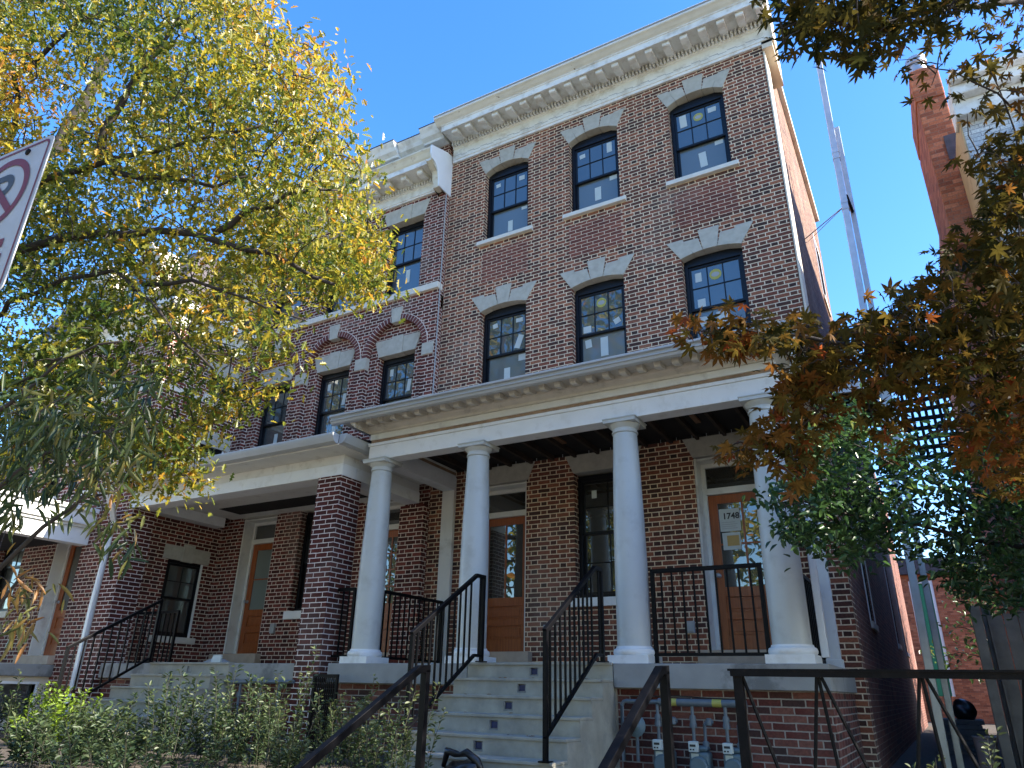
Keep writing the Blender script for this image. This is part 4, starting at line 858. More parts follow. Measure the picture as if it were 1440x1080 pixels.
# black bag on the steps
o = blob('folded_bag', (-3.80, -3.75, -.66), (.20, .12, .11), 'bag', 8, amp=.35); tag(o, 'black crumpled bag lying at the foot of wide steps', 'bag')
b = MB(); b.tube([(-3.98, -3.78, -.62), (-3.93, -3.80, -.50), (-3.85, -3.80, -.515), (-3.80, -3.8, -.52), (-3.73, -3.80, -.50), (-3.62, -3.8, -.56), (-3.55, -3.78, -.68)], [.02, .035, .03, .02, .035, .035, .02], 8); hang(b.build('handle', 'bag', None, smooth=True), o)
# alley end buildings
t = thing('alley_house', 'small red brick house closing the far end of alley', 'house', (0, 24, -.8))
b = MB(); b.wall(-1.5, 6, -.9, 4.6, [(-.72, .12, .1, 4.35), (1.6, 2.4, 1.2, 2.6)], 24, 24.3); b.build('front_wall', 'orange', t)
b = MB(); b.box(-.62, .02, 24.1, 24.16, .1, 4.25); dd = b.build('door', 'green', t, bevel=.02)
b = MB(); b.box(-.72, -.62, 24.02, 24.2, .1, 4.35); b.box(.02, .12, 24.02, 24.2, .1, 4.35); b.box(-.62, .02, 24.02, 24.2, 4.25, 4.35); b.build('frame', 'white', dd)
b = MB(); b.box(1.65, 2.35, 24.1, 24.13, 1.25, 2.55); b.build('window', 'glassU', t)
b = MB(); b.prism_y([(-1.8, 4.6), (6.3, 4.6), (6.0, 5.2), (-1.5, 5.2)], 23.8, 30); b.build('roof', 'slate', t)
# ================================================================== no-parking sign (left edge)
sg = thing('parking_sign', 'white no-parking sign with red circle and slash at left edge', 'sign', (-1.86, -8.99, -1.6))
TR = atd(80, 188, 1.8); su = Vector((math.cos(R_(5)), math.sin(R_(5)), 0)); sn = Vector((math.sin(R_(5)), -math.cos(R_(5)), 0)); sz = Vector((0, 0, 1))
W_, H_ = .305, .457; TL = TR-su*W_
def sp(u, v, d=0): return TL+su*u-sz*v+sn*d
def splate(mb, pts, d0, d1):
    n = len(pts); v = [sp(u, w_, d1) for u, w_ in pts]+[sp(u, w_, d0) for u, w_ in pts]
    mb.add(v, [tuple(range(n-1, -1, -1)), tuple(range(n, 2*n))]+[(i, (i+1) % n, n+(i+1) % n, n+i) for i in range(n)])
def rr(x0, y0, x1, y1, r, n=6):
    o = []
    for cx, cy, a in ((x1-r, y0+r, -90), (x1-r, y1-r, 0), (x0+r, y1-r, 90), (x0+r, y0+r, 180)):
        o += [(cx+r*math.cos(R_(a+90*k/n)), cy+r*math.sin(R_(a+90*k/n))) for k in range(n+1)]
    return o
b = MB(); splate(b, rr(0, 0, W_, H_, .022), 0, .003); b.build('panel', 'signw', sg)
def ringshape(mb, outer, inner, d0, d1):
    n = len(outer); v = [sp(*p, d1) for p in outer]+[sp(*p, d1) for p in inner]
    mb.add(v, [(i, n+i, n+(i+1) % n, (i+1) % n) for i in range(n)])
b = MB(); ringshape(b, rr(.010, .010, W_-.010, H_-.010, .018), rr(.016, .016, W_-.016, H_-.016, .014), 0, .0042); b.build('border', 'signr', sg)
cc = (W_/2, .145)
circ = lambda r: [(cc[0]+r*math.cos(2*math.pi*k/48), cc[1]+r*math.sin(2*math.pi*k/48)) for k in range(48)]
b = MB(); ringshape(b, circ(.108), circ(.088), 0, .0048)
d_ = math.sqrt(.5); q = [(cc[0]-d_*.09-.007, cc[1]-d_*.09+.007), (cc[0]-d_*.09+.007, cc[1]-d_*.09-.007), (cc[0]+d_*.09+.007, cc[1]+d_*.09-.007), (cc[0]+d_*.09-.007, cc[1]+d_*.09+.007)]
b.add([sp(*p, .0052) for p in q], [(0, 1, 2, 3)]); b.build('prohibition_ring', 'signr', sg)
b = MB(); b.add([sp(*p, .0044) for p in [(cc[0]-.042, cc[1]-.06), (cc[0]-.018, cc[1]-.06), (cc[0]-.018, cc[1]+.06), (cc[0]-.042, cc[1]+.06)]], [(0, 1, 2, 3)])
po = [(cc[0]+.004+.040*math.cos(R_(a)), cc[1]-.024+.036*math.sin(R_(a))) for a in range(-90, 91, 15)]; pi_ = [(cc[0]+.004+.018*math.cos(R_(a)), cc[1]-.024+.015*math.sin(R_(a))) for a in range(-90, 91, 15)]
po = [(cc[0]-.018, po[0][1])]+po+[(cc[0]-.018, po[-1][1])]; pi_ = [(cc[0]-.018, pi_[0][1])]+pi_+[(cc[0]-.018, pi_[-1][1])]
n = len(po); b.add([sp(*p, .0044) for p in po]+[sp(*p, .0044) for p in pi_], [(i, n+i, n+i+1, i+1) for i in range(n-1)]); b.build('letter_p', 'signk', sg)
b = MB()
for k, (l0, l1) in enumerate(((.06, .245), (.05, .255), (.08, .225))): b.add([sp(*p, .0044) for p in ((l0, .30+k*.045), (l1, .30+k*.045), (l1, .325+k*.045), (l0, .325+k*.045))], [(0, 1, 2, 3)])
b.build('sign_lines', 'signr', sg)
b = MB(); q0 = sp(W_/2, .035, .003); b.lathe(0, 0, [(.009, 0), (.009, .003), (.004, .005)], 12); b.v = [tuple(sp(W_/2+.06+v[0], .03+v[1], .0035+v[2])) for v in b.v]; b.build('bolt', 'rusty', sg)
b = MB(); pp = sp(W_/2, 0, -.02); b.tube([(pp.x, pp.y, -1.6), (pp.x, pp.y, pp.z)], .022, 8); b.build('post', 'steel', sg)
# ================================================================== foliage
def rotm(yaw, pitch, roll):
    cy, sy = np.cos(yaw), np.sin(yaw); cp, s_p = np.cos(pitch), np.sin(pitch); cr, sr = np.cos(roll), np.sin(roll)
    n = len(yaw); M = np.zeros((n, 3, 3))
    x = np.stack([cy*cp, sy*cp, s_p], 1)                          # leaf axis
    side = np.stack([-sy, cy, np.zeros(n)], 1); nrm = np.cross(x, side)
    s2 = side*cr[:, None]+nrm*sr[:, None]; n2 = np.cross(x, s2)
    M[:, :, 0] = x; M[:, :, 1] = s2; M[:, :, 2] = n2; return M
def leaves(name, pos, rot, size, tint, tmpl, mat, parent=None):
    tv, tf = tmpl; tv = np.array(tv, float); n, k = len(pos), len(tv)
    V = np.einsum('nij,kj->nki', rot, tv)*size[:, None, None]+pos[:, None, :]
    me = bpy.data.meshes.new(name); me.vertices.add(n*k); me.vertices.foreach_set('co', V.reshape(-1))
    ls = [len(f) for f in tf]; L = sum(ls); flat = np.concatenate([np.array(f) for f in tf])
    me.loops.add(n*L); me.loops.foreach_set('vertex_index', (flat[None, :]+np.arange(n)[:, None]*k).reshape(-1))
    me.polygons.add(n*len(tf)); st = np.concatenate([[0], np.cumsum(ls)[:-1]])
    me.polygons.foreach_set('loop_start', (st[None, :]+np.arange(n)[:, None]*L).reshape(-1))
    me.polygons.foreach_set('loop_total', np.tile(np.array(ls), n))
    at = me.attributes.new('tint', 'FLOAT', 'POINT'); at.data.foreach_set('value', np.repeat(tint, k))
    me.materials.append(MT[mat]); me.update(calc_edges=True); me.validate()
    o = bpy.data.objects.new(name, me); C.objects.link(o)
    if parent is not None: hang(o, parent)
    return o
def half_leaf(prof, fold=.18, curl=.12):
    v = []; n = len(prof)
    for x, y in prof: v.append((x, y, abs(y)*fold*2-curl*x*x))
    for x, y in prof[1:-1]: v.append((x, -y, abs(y)*fold*2-curl*x*x))
    f1 = tuple(range(n)); f2 = (0,)+tuple(range(n, 2*n-2))+(n-1,)
    return v, [f1, f2[::-1]]
OAK = half_leaf([(0, 0), (.12, .03), (.24, .17), (.34, .06), (.50, .25), (.60, .08), (.76, .18), (.84, .05), (1, 0)])
LONG = half_leaf([(0, 0), (.15, .05), (.4, .085), (.7, .07), (1, 0)], .25, .25)
OVAL = half_leaf([(0, 0), (.15, .14), (.4, .23), (.7, .17), (.9, .06), (1, 0)], .3, .15)
def maple():
    out = []; ang = (-150, -95, -45, 0, 45, 95, 150); ln = (.42, .72, .92, 1., .92, .72, .42)
    pts = []
    for i, (a, l) in enumerate(zip(ang, ln)):
        pts.append((a, l))
        if i < 6: pts.append(((a+ang[i+1])/2, .30))
    v = [(0, 0, 0)]+[(.5+l*.5*math.cos(R_(a)) - .5 + .0, l*.5*math.sin(R_(a)), -.22*l*l*.5) for a, l in pts]
    # widen lobes: split each tip into shoulder points
    V = [(0, 0, 0)]
    for i, (a, l) in enumerate(pts):
        if i % 2 == 0:
            for da, k in ((-13, .62), (0, 1.), (13, .62)): V.append((l*k*.55*math.cos(R_(a+da)), l*k*.55*math.sin(R_(a+da)), -.20*(l*k)**2*.6))
        else: V.append((l*.55*math.cos(R_(a)), l*.55*math.sin(R_(a)), .02))
    n = len(V)-1
    return V, [(0, i, i+1) for i in range(1, n)]
MAPLE = maple()
def inside(p, poly):
    x, y = p; c = False; n = len(poly)
    for i in range(n):
        (x1, y1), (x2, y2) = poly[i], poly[(i+1) % n]
        if (y1 > y) != (y2 > y) and x < (x2-x1)*(y-y1)/(y2-y1)+x1: c = not c
    return c
def sample_poly(poly, n, rnd):
    xs = [p[0] for p in poly]; ys = [p[1] for p in poly]; out = []
    while len(out) < n:
        p = (rnd.uniform(min(xs), max(xs)), rnd.uniform(min(ys), max(ys)))
        if inside(p, poly): out.append(p)
    return out
class Tree:
    def __init__(s, nodes): s.n = [Vector(p) for p in nodes]; s.mb = MB()
    def limb(s, pts, r0, r1, n=8, wob=.03):
        P = [Vector(p) for p in pts]; out = []
        for a, b in zip(P, P[1:]):
            L = (b-a).length; k = max(2, int(L/.25))
            for i in range(k):
                q = a.lerp(b, i/k)
                if out: q += Vector((rng.gauss(0, wob), rng.gauss(0, wob), rng.gauss(0, wob)))*.5
                out.append(q)
        out.append(P[-1]); m_ = len(out)
        s.mb.tube(out, [r0+(r1-r0)*i/(m_-1) for i in range(m_)], n); s.n += out
    def twig(s, p, r=.005, maxl=2.5):
        p = Vector(p); A = np.array([tuple(q) for q in s.n]); d = np.linalg.norm(A-np.array(tuple(p)), axis=1); i = int(d.argmin())
        q = s.n[i]
        if d[i] > maxl or d[i] < .02: s.n.append(p); return
        mid = q.lerp(p, .5)+Vector((rng.gauss(0, .08), rng.gauss(0, .08), .06+rng.gauss(0, .05)))*min(1, d[i])
        s.mb.tube([q, q.lerp(mid, .5)+Vector((0, 0, .01)), mid, p], [r*1.6, r*1.3, r*1.1, r*.7], 4, caps=False)
        s.n += [mid, p]
def clusters(cent, per, rad, size, droop, tint, spread=.6):
    # leaves spread around each cluster centre
    n = len(cent)*per; c = np.repeat(np.array([tuple(q) for q in cent]), per, 0)
    pos = c+nr.normal(0, 1, (n, 3))*np.array(rad)*.6
    yaw = nr.uniform(0, 2*np.pi, n); pitch = nr.normal(-droop, spread, n); roll = nr.normal(0, .7, n)
    sz = size*nr.uniform(.65, 1.2, n); t = np.repeat(np.array(tint), per)+nr.normal(0, .12, n)
    return pos, rotm(yaw, pitch, roll), sz, np.clip(t, 0, 1)

# ---- street tree on the left (autumn oak)
ot = thing('street_tree', 'large street tree with green and yellow autumn leaves filling upper left', 'tree', (-10.5, -6.4, -1.6))
base = Vector((-10.5, -6.4, -1.6)); T = Tree([])
fork = Vector((-10.3, -6.3, 2.6)); crown_c = Vector((-9.9, -6.1, 5.2))
T.limb([base, (-10.45, -6.4, .6), fork, (-10.1, -6.2, 4.2), crown_c, (-9.6, -5.9, 7.4), (-9.3, -5.7, 9.3)], .24, .06, 12, .05)
def L(px, r0, r1, start=None):
    P = [atd(p[0], p[1], p[2]*.86) for p in px]
    if start is not None: P = [start]+P
    T.limb(P, r0, r1)
L([(20, 350, 7.6), (100, 335, 7.3), (180, 324, 7.1), (270, 330, 6.9), (340, 350, 6.8), (410, 372, 6.7), (470, 400, 6.6)], .075, .014, fork+Vector((0, 0, 1.2)))
L([(300, 327, 6.9), (350, 300, 6.9), (405, 276, 6.9), (480, 268, 7.0)], .030, .008)
L([(20, 275, 7.7), (80, 246, 7.4), (145, 226, 7.2), (220, 215, 7.1), (300, 190, 7.1), (390, 170, 7.2)], .06, .010, crown_c-Vector((0, 0, .6)))
L([(143, 224, 7.2), (150, 180, 7.2), (172, 145, 7.2), (205, 95, 7.3), (230, 55, 7.4), (260, 0, 7.5)], .040, .010)
L([(150, 240, 7.2), (230, 245, 7.0), (300, 260, 6.9), (360, 245, 6.9)], .028, .008)
L([(25, 110, 7.9), (75, 60, 7.8), (120, 25, 7.8), (160, 8, 7.9)], .05, .012, crown_c)
L([(10, 430, 7.3), (90, 395, 7.0), (160, 380, 6.8), (220, 430, 6.5), (260, 480, 6.3), (300, 520, 6.2)], .04, .008, fork+Vector((0, 0, .6)))
L([(200, 400, 6.8), (270, 395, 6.7), (350, 420, 6.6), (430, 450, 6.5)], .02, .006)
L([(-40, 560, 6.6), (40, 530, 6.3), (110, 490, 6.0), (170, 480, 5.9)], .03, .008, fork)
poly = [(-120, -60), (368, -60), (372, 20), (392, 62), (432, 48), (480, 112), (492, 150), (482, 185), (505, 215), (512, 270), (545, 335), (535, 395), (515, 425), (470, 405), (425, 430), (375, 480), (330, 530), (310, 585), (275, 590), (255, 640), (200, 660), (150, 640), (60, 640), (-120, 700)]
cs = []; ti = []
for p in sample_poly(poly, 3700, rng):
    # gaps where sky or houses show through
    if rng.random() < .80 and any(math.hypot(p[0]-x, p[1]-y) < r for x, y, r in ((60, 165, 45), (125, 135, 30), (155, 95, 30), (280, 265, 22), (230, 300, 26), (15, 445, 42), (75, 60, 30), (245, 350, 20), (120, 375, 25), (325, 475, 24), (385, 425, 18), (140, 270, 25))): continue
    if p[1] > 470 and p[0] > 150 and rng.random() < .42: continue
    if p[1] > 430 and rng.random() < .12: continue
    d = rng.uniform(5.6, 8.6) if p[1] < 430 else rng.uniform(5.2, 7.4)
    q = atd(p[0], p[1], d); cs.append(q)
    yl = .38+.34*max(0, min(1, (p[0]-120)/380))*max(0, min(1, (520-p[1])/400))+.10*math.sin(q.x*2.1+q.z*1.7)+rng.gauss(0, .13)
    if p[0] < 60 and 60 < p[1] < 220: yl += .28
    ti.append(yl)
for x0, y0, n_ in ((270, 615, 9), (245, 640, 8), (215, 665, 12), (190, 680, 8), (268, 665, 5), (265, 690, 4), (300, 585, 9), (335, 560, 10), (385, 525, 4), (400, 500, 5), (365, 560, 3), (180, 640, 10), (230, 620, 8), (470, 400, 12), (520, 395, 9), (515, 350, 10)):
    for _ in range(n_): cs.append(atd(x0+rng.gauss(0, 9), y0+rng.gauss(0, 8), rng.uniform(5.9, 6.3))); ti.append(.55+rng.gauss(0, .15))
def inframe(q):
    v = q-CAM; d = v.dot(FW)
    if d < .1: return False
    x, y = 720+F*v.dot(RT)/d, 540+F*v.dot(DN)/d
    return -60 < x < 1500 and -60 < y < 1140
for _ in range(1300):                                          # crown above and beyond the frame
    q = Vector((rng.gauss(-10.2, 1.8), rng.gauss(-6.2, 1.5), rng.uniform(6.5, 11.5)))
    if not inframe(q): cs.append(q); ti.append(.5+rng.gauss(0, .18))
order = sorted(range(len(cs)), key=lambda i: min((cs[i]-q).length for q in T.n[::3]))
for i in order[::2]: T.twig(cs[i], .0045)
for x0, y0 in ((272, 690), (240, 665), (165, 650)):
    P = [atd(x0-8, y0-130, 6.1), atd(x0+4, y0-80, 6.1), atd(x0, y0-20, 6.1)]; T.mb.tube(P, [.006, .005, .003], 5)
T.mb.build('trunk', 'bark', ot, smooth=True)
pos, rot, sz, tt = clusters(cs, 15, (.20, .20, .15), .088, .55, ti)
leaves('crown', pos, rot, sz, tt, OAK, 'leafA', ot)
# nearer bough with long narrow leaves
bt = thing('willow_bough_tree', 'nearer slim tree with long narrow drooping leaves at left edge', 'tree', tuple(atd(-330, 1000, 3.1)[:2])+(-1.6,))
T2 = Tree([]); b0 = atd(-330, 1000, 3.1); b0.z = -1.6
T2.limb([b0, atd(-300, 850, 3.1), atd(-230, 650, 3.05), atd(-150, 450, 3.0)], .045, .022, 8, .02)
for px in ([(-20, 590, 2.9), (50, 540, 2.85), (110, 490, 2.85)], [(-20, 700, 2.8), (60, 640, 2.75), (125, 610, 2.75), (190, 600, 2.8)], [(0, 800, 2.7), (60, 740, 2.65), (120, 700, 2.65), (165, 690, 2.7)], [(-10, 870, 2.6), (20, 820, 2.6), (40, 800, 2.6)]):
    P = [atd(-270, 760, 3.1) if px[0][1] > 650 else atd(-220, 620, 3.05)]+[atd(*p) for p in px]; T2.limb(P, .014, .004, 6, .01)
cs = []; ti = []
for x0, y0, sx, sy, n_, tn in ((100, 600, 50, 40, 26, .3), (60, 660, 45, 40, 26, .32), (150, 560, 35, 35, 14, .35), (200, 545, 25, 22, 7, .25), (40, 580, 40, 40, 16, .3), (130, 660, 35, 25, 12, .5), (180, 640, 20, 30, 7, .4), (160, 735, 28, 14, 5, .6), (40, 830, 25, 20, 6, .8), (30, 880, 22, 16, 5, .8), (175, 775, 8, 22, 3, .25), (15, 700, 20, 30, 8, .4)):
    for _ in range(n_): cs.append(atd(x0+rng.gauss(0, sx*.7), y0+rng.gauss(0, sy*.7), rng.uniform(2.5, 3.1))); ti.append(tn+rng.gauss(0, .15))
for q in cs[::2]: T2.twig(q, .0022, 1.2)
T2.mb.build('trunk', 'bark', bt, smooth=True)
pos, rot, sz, tt = clusters(cs, 6, (.05, .05, .05), .085, .75, ti, .45)
leaves('crown', pos, rot, sz, tt, LONG, 'leafN', bt)

# ---- Japanese maple on the right
mt = thing('japanese_maple', 'Japanese maple with dark bronze star-shaped leaves reaching in from right', 'tree', (2.2, -6.0, -.8))
T3 = Tree([]); T3.limb([(2.2, -6.0, -.85), (2.1, -6.05, .2), (1.9, -6.1, 1.2), (1.6, -6.2, 2.0), (1.3, -6.3, 2.7), (1.0, -6.5, 3.2)], .07, .02, 8, .03)
def L3(px, r0, r1, st): T3.limb([Vector(st)]+[atd(*p) for p in px], r0, r1, 6, .012)
L3([(1440, 480, 3.2), (1380, 470, 3.1), (1300, 470, 3.0), (1230, 490, 2.95), (1160, 480, 2.9), (1080, 465, 2.85), (1000, 455, 2.85)], .022, .004, (1.7, -6.15, 1.7))
L3([(1440, 380, 3.2), (1400, 330, 3.2), (1370, 360, 3.1), (1330, 400, 3.0), (1270, 440, 3.0)], .018, .004, (1.6, -6.2, 2.0))
L3([(1230, 490, 2.95), (1180, 530, 2.85), (1150, 580, 2.8), (1110, 610, 2.8), (1060, 630, 2.8)], .009, .003, (1.0, -6.3, 1.75))
L3([(1440, 560, 3.2), (1390, 560, 3.1), (1330, 600, 3.0), (1290, 620, 3.0)], .012, .004, (1.75, -6.15, 1.5))
L3([(1440, 0, 3.0), (1380, 10, 2.8), (1300, 15, 2.65), (1220, 35, 2.6), (1150, 30, 2.55), (1100, 40, 2.5)], .014, .003, (1.1, -6.4, 3.1))
L3([(1440, 170, 3.3), (1400, 130, 3.3), (1340, 100, 3.3), (1300, 90, 3.3)], .008, .002, (1.2, -6.35, 2.9))
L3([(1440, 260, 3.3), (1425, 180, 3.3), (1405, 120, 3.3), (1380, 70, 3.3)], .006, .002, (1.4, -6.3, 2.4))
polys = [([(1078, 50), (1085, -30), (1400, -60), (1385, 18), (1310, 40), (1290, 55), (1245, 60), (1240, 90), (1212, 118), (1190, 92), (1150, 102), (1120, 80), (1095, 60)], 170, (2.35, 2.8), .12),
         ([(1060, 462), (1110, 445), (1170, 458), (1232, 432), (1300, 382), (1350, 330), (1385, 290), (1470, 200), (1470, 560), (1400, 560), (1340, 550), (1290, 560), (1240, 545), (1180, 530), (1110, 540), (1075, 520), (1030, 505), (985, 490)], 620, (2.6, 3.3), .38),
         ([(1062, 600), (1090, 570), (1100, 520), (1180, 520), (1175, 580), (1140, 640), (1130, 690), (1100, 660), (1050, 650), (1005, 645)], 130, (2.65, 2.95), .5),
         ([(1200, 540), (1260, 545), (1290, 600), (1260, 640), (1225, 620)], 30, (2.7, 3.0), .45), ([(1330, 545), (1470, 545), (1470, 700), (1410, 690), (1350, 640)], 130, (2.8, 3.3), .55),
         ([(940, 468), (1000, 440), (1070, 440), (1060, 500), (990, 490)], 34, (2.75, 2.95), .5), ([(1360, 215), (1470, 150), (1470, 330), (1390, 300)], 60, (2.9, 3.4), .45)]
cs = []; ti = []
for po_, n_, dd_, tn in polys:
    for p in sample_poly(po_, n_, rng):
        cs.append(atd(p[0], p[1], rng.uniform(*dd_))); ti.append(tn+rng.gauss(0, .14)-(.15 if p[0] > 1330 and p[1] < 520 else 0))
for x0, y0 in ((1270, 95), (1290, 105), (1325, 90), (1345, 115), (1310, 120), (1360, 85), (1385, 105), (1400, 90), (1425, 80), (1340, 140), (1375, 140), (1410, 125), (1330, 55), (1390, 60), (1370, 45), (1430, 105), (1420, 150), (1385, 165), (1360, 160), (1300, 75), (1435, 130), (1345, 95), (1260, 85), (1395, 150)):
    cs.append(atd(x0, y0, rng.uniform(3.1, 3.4))); ti.append(.35)
ncut = len(cs)
for _ in range(950):                                           # crown extended beyond the frame, added to shade the maple and handrails
    cs.append(Vector((rng.uniform(1.3, 4.2), rng.uniform(-8.2, -3.5), rng.uniform(.6, 6.0)))); ti.append(.35)
for q in cs[:ncut:2]: T3.twig(q, .0022, 1.0)
T3.mb.build('trunk', 'twig', mt, smooth=True)
pos, rot, sz, tt = clusters(cs[:ncut], 3, (.06, .06, .045), .094, .35, ti[:ncut], .5)
pos2, rot2, sz2, tt2 = clusters(cs[ncut:], 16, (.3, .3, .2), .12, .35, ti[ncut:], .5)
leaves('crown', np.concatenate([pos, pos2]), np.concatenate([rot, rot2]), np.concatenate([sz, sz2]), np.concatenate([tt, tt2]), MAPLE, 'leafM', mt)
# ---- broad-leaved evergreen by the alley
gt = thing('evergreen_tree', 'small glossy dark green tree in front of the alley and right column', 'tree', (1.3, -3.2, -.8))
T4 = Tree([]); T4.limb([(1.3, -3.2, -.85), (1.25, -3.2, .4), (1.1, -3.25, 1.2), (.7, -3.3, 1.9), (.4, -3.3, 2.4)], .06, .02, 8, .04)
def L4(px, r0, r1, st): T4.limb([Vector(st)]+[atd(*p) for p in px], r0, r1, 6, .02)
L4([(1380, 760, 6.4), (1320, 745, 6.2), (1250, 735, 6.1), (1180, 720, 6.0), (1110, 700, 5.9)], .03, .006, (1.2, -3.2, .9))
L4([(1390, 700, 6.3), (1320, 680, 6.2), (1250, 650, 6.1), (1190, 620, 6.0)], .02, .006, (1.15, -3.22, 1.1))
polys = [([(1085, 690), (1100, 655), (1135, 610), (1180, 585), (1240, 600), (1285, 620), (1290, 700), (1280, 770), (1230, 785), (1180, 795), (1150, 760), (1095, 745)], 250), ([(1280, 620), (1345, 590), (1470, 590), (1470, 840), (1400, 850), (1340, 820), (1290, 790)], 330), ([(1180, 590), (1170, 560), (1240, 580)], 10), ([(1095, 735), (1150, 750), (1160, 790), (1120, 760)], 12)]
cs = []; ti = []
for po_, n_ in polys:
    for p in sample_poly(po_, n_, rng):
        if 1275 < p[0] < 1345 and 600 < p[1] < 800 and rng.random() < .62: continue
        cs.append(atd(p[0], p[1], rng.uniform(5.6, 6.9))); ti.append(.42+rng.gauss(0, .15)-(.2 if p[0] > 1290 else 0)+(.25 if p[0] < 1180 and p[1] < 640 else 0))
n1 = len(cs)
for _ in range(75): cs.append(Vector((rng.uniform(.95, 2.1), rng.uniform(-4.4, -1.6), rng.uniform(1.2, 4.2)))); ti.append(.35)  # extra leaves, mostly out of view, placed to dapple sun on the steps
for q in cs[:n1:3]: T4.twig(q, .0035, 1.5)
T4.mb.build('trunk', 'bark', gt, smooth=True)
pos, rot, sz, tt = clusters(cs, 13, (.14, .14, .10), .085, .2, ti, .5)
leaves('crown', pos, rot, sz, tt, OVAL, 'leafG', gt)
# ---- tree at the alley's far end
at_ = thing('alley_tree', 'distant leafy tree standing beyond the alley fence', 'tree', (2.6, 15, -.8))
T5 = Tree([]); T5.limb([(2.6, 15, -.9), (2.5, 15, 1.5), (2.2, 15, 3.5)], .14, .05, 8, .05)
cs = [Vector((rng.gauss(1.6, .75), rng.gauss(15, .9), rng.uniform(.6, 4.2))) for _ in range(130)]
for q in cs[::3]: T5.twig(q, .01, 3)
T5.mb.build('trunk', 'bark', at_, smooth=True)
pos, rot, sz, tt = clusters(cs, 14, (.32, .32, .25), .17, .2, [.5+rng.gauss(0, .2) for _ in cs], .6); leaves('crown', pos, rot, sz, tt, OVAL, 'leafG', at_)
# ---- garden shrubs
def shrub(label, x, y, w_, h, ns, mat, per=26, size=.062, tmpl=OVAL, tn=.45, lean=.12, group='garden shrubs along the front'):
    t = thing('shrub', label, 'shrub', (x, y, GY), group); mb = MB(); P = []; Y_ = []; PI_ = []; TT = []
    for _ in range(int(ns*.62)):
        bx, by = x+rng.gauss(0, w_*.36), y+rng.gauss(0, w_*.3); hh = h*rng.triangular(.45, 1.65, .8); dx, dy = (bx-x)*.35+rng.gauss(0, lean*.5), (by-y)*.35+rng.gauss(0, lean*.5)
        pts = [Vector((bx+dx*s_*s_, by+dy*s_*s_, GY-.02+hh*s_)) for s_ in (0, .35, .7, 1)]; mb.tube(pts, [.004, .0035, .003, .002], 5, caps=False)
        per_ = int(per*1.6)
        for k in range(per_):
            s_ = .12+.88*(k+rng.random())/per_; a = rng.uniform(0, 6.28); q = Vector((bx+dx*s_*s_, by+dy*s_*s_, GY+hh*s_))
            P.append((q.x+.018*math.cos(a), q.y+.018*math.sin(a), q.z)); Y_.append(a); PI_.append(rng.gauss(.5, .3)); TT.append(min(1, max(0, tn-.15+.35*s_+rng.gauss(0, .12))))
    mb.build('stem', 'stem', t); n = len(P)
    leaves('foliage', np.array(P), rotm(np.array(Y_), np.array(PI_), nr.normal(0, .5, n)), size*nr.uniform(.7, 1.25, n), np.array(TT), tmpl, mat, t)
Sx = lambda px, Y: atY(px, 1000, Y).x
shrub('lime-green bushy shrub at the far left below the steps', Sx(85, -3.9), -3.9, .75, .50, 60, 'leafY', 26, .062, tn=.4)
shrub('dark upright shrub against the basement window at left edge', Sx(20, -3.6), -3.6, .7, .6, 30, 'leafS')
shrub('upright leafy shrub beside the white downspout foot', Sx(150, -3.7), -3.7, .5, .5, 24, 'leafS')
shrub('tall grey-green shrub in front of the farther concrete steps', Sx(245, -4.1), -4.1, .6, .62, 40, 'leafS', 34, .055)
shrub('dense grey-green shrub left of the grate, before farther steps', Sx(330, -4.2), -4.2, .6, .60, 44, 'leafS', 34, .055)
shrub('low wide shrub at bottom left, nearest the pavement', Sx(215, -5.4), -5.4, .8, .34, 46, 'leafS', 24, .05)
shrub('tall shrub with red-tipped shoots below the grey gas pipes', Sx(395, -3.6), -3.6, .5, .72, 26, 'leafS', 34, .052, tn=.55)
shrub('pale silvery low shrub near the left handrail', Sx(415, -4.9), -4.9, .5, .42, 40, 'leafS', 22, .05, tn=.7)
shrub('airy shrub between the grate and the wide steps', Sx(480, -3.3), -3.3, .45, .6, 30, 'leafS', 30, .05, tn=.6)
shrub('olive-green shrub at the left post of the lower handrail', Sx(535, -4.6), -4.6, .5, .62, 40, 'leafS', 28, .05, tn=.65)
shrub('low dark shrub at the bottom left corner, nearest the camera', Sx(70, -5.3), -5.3, .9, .34, 60, 'leafS', 26)
shrub('rounded dark shrub right of the lime-green bush', Sx(150, -4.7), -4.7, .7, .36, 50, 'leafS', 26)
shrub('thin weedy shrub growing behind the old iron fence', Sx(1345, -3.6), -3.6, .3, .50, 8, 'leafS', 18, .05, tn=.7)
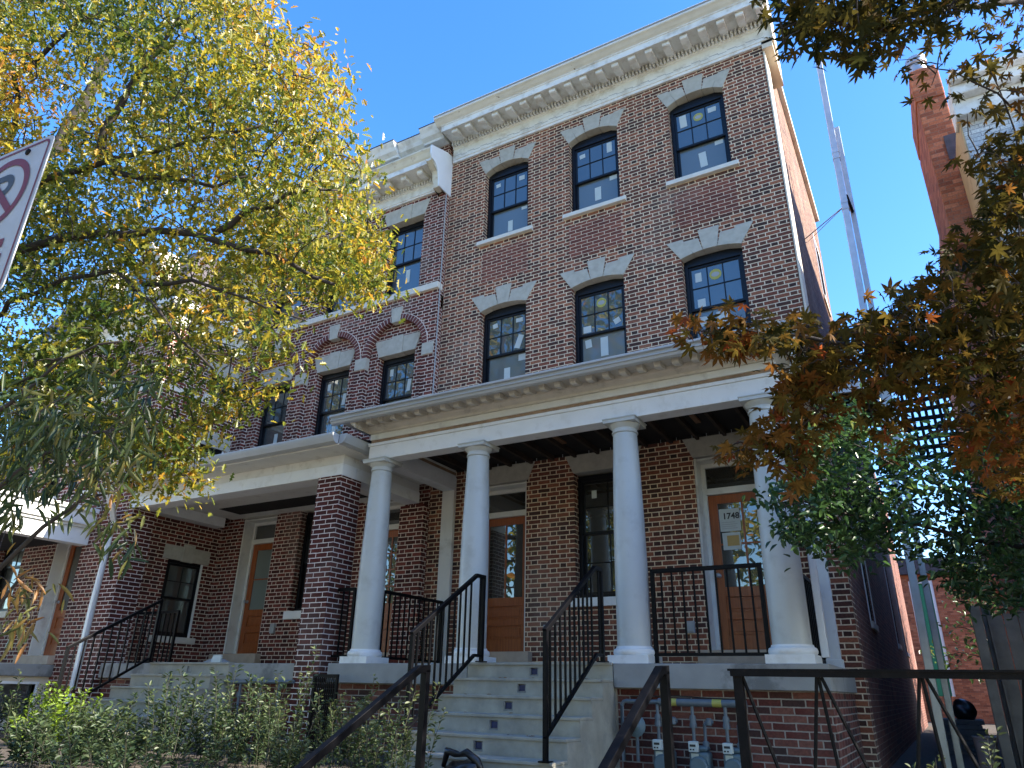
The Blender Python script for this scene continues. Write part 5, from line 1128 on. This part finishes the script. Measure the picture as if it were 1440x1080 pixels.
# fallen leaves on steps
P = []
for _ in range(46):
    k = rng.randrange(0, 6); P.append((rng.uniform(-4.75, -3.15) if rng.random() < .6 else rng.uniform(-10.5, -9), -2.1-.28*k-.02+rng.uniform(.02, .22), .29-.17*k+.006))
n = len(P); o = leaves('fallen_leaves', np.array(P), rotm(nr.uniform(0, 6.28, n), nr.normal(0, .1, n), nr.normal(0, .15, n)), nr.uniform(.03, .075, n), nr.uniform(0, 1, n), OAK, 'leafB')
tag(o, 'scattered dry brown leaves lying on the concrete steps', 'leaves', kind='stuff')
# row of trees across the street, seen only as reflections
cs = []
for x in range(-46, 20, 6):
    tall = 23 if x < -12 else (14 if x < -6 else 8.5)
    for _ in range(int(16*tall)): cs.append(Vector((x+rng.gauss(0, 2.0), -25+rng.gauss(0, 1.5), rng.uniform(1.5, tall)+rng.gauss(0, .5))))
pos, rot, sz, tt = clusters(cs, 8, (.8, .8, .6), .55, .3, [.5+rng.gauss(0, .2) for _ in cs], .6)
tag(leaves('trees', pos, rot, sz, tt, OVAL, 'leafA'), 'autumn street trees across the road, mirrored in the glass', 'trees', kind='stuff')

# ------------------------------------------------------------------ light
EL, AZ = R_(36), R_(80)                                       # sun to the right, a touch behind the facade plane
sv = Vector((math.sin(AZ)*math.cos(EL), math.cos(AZ)*math.cos(EL), math.sin(EL)))
ld = bpy.data.lights.new('sun', 'SUN'); ld.energy = 4.0; ld.angle = R_(.5); ld.color = (1, .92, .80)
lo = bpy.data.objects.new('sun', ld); C.objects.link(lo); lo.rotation_euler = (-sv).to_track_quat('-Z', 'Y').to_euler(); lo.location = sv*40
wd = bpy.data.worlds.new('World'); S.world = wd; wd.use_nodes = True
nt = wd.node_tree; bg = nt.nodes['Background']; sk = nt.nodes.new('ShaderNodeTexSky'); sk.sky_type = 'NISHITA'
sk.sun_disc = False; sk.sun_elevation = EL; sk.sun_rotation = AZ; sk.air_density = 1.0; sk.dust_density = .4; sk.ozone_density = 2.0
hs = nt.nodes.new('ShaderNodeHueSaturation'); hs.inputs['Saturation'].default_value = 1.32; hs.inputs['Hue'].default_value = .508; hs.inputs['Value'].default_value = .97; nt.links.new(sk.outputs[0], hs.inputs['Color']); nt.links.new(hs.outputs[0], bg.inputs[0]); bg.inputs[1].default_value = .12
S.view_settings.view_transform = 'Standard'; S.view_settings.look = 'None'; S.view_settings.exposure = 2.2; S.view_settings.gamma = 1
S.render.engine = 'CYCLES'; S.cycles.max_bounces = 6; S.cycles.use_denoising = True
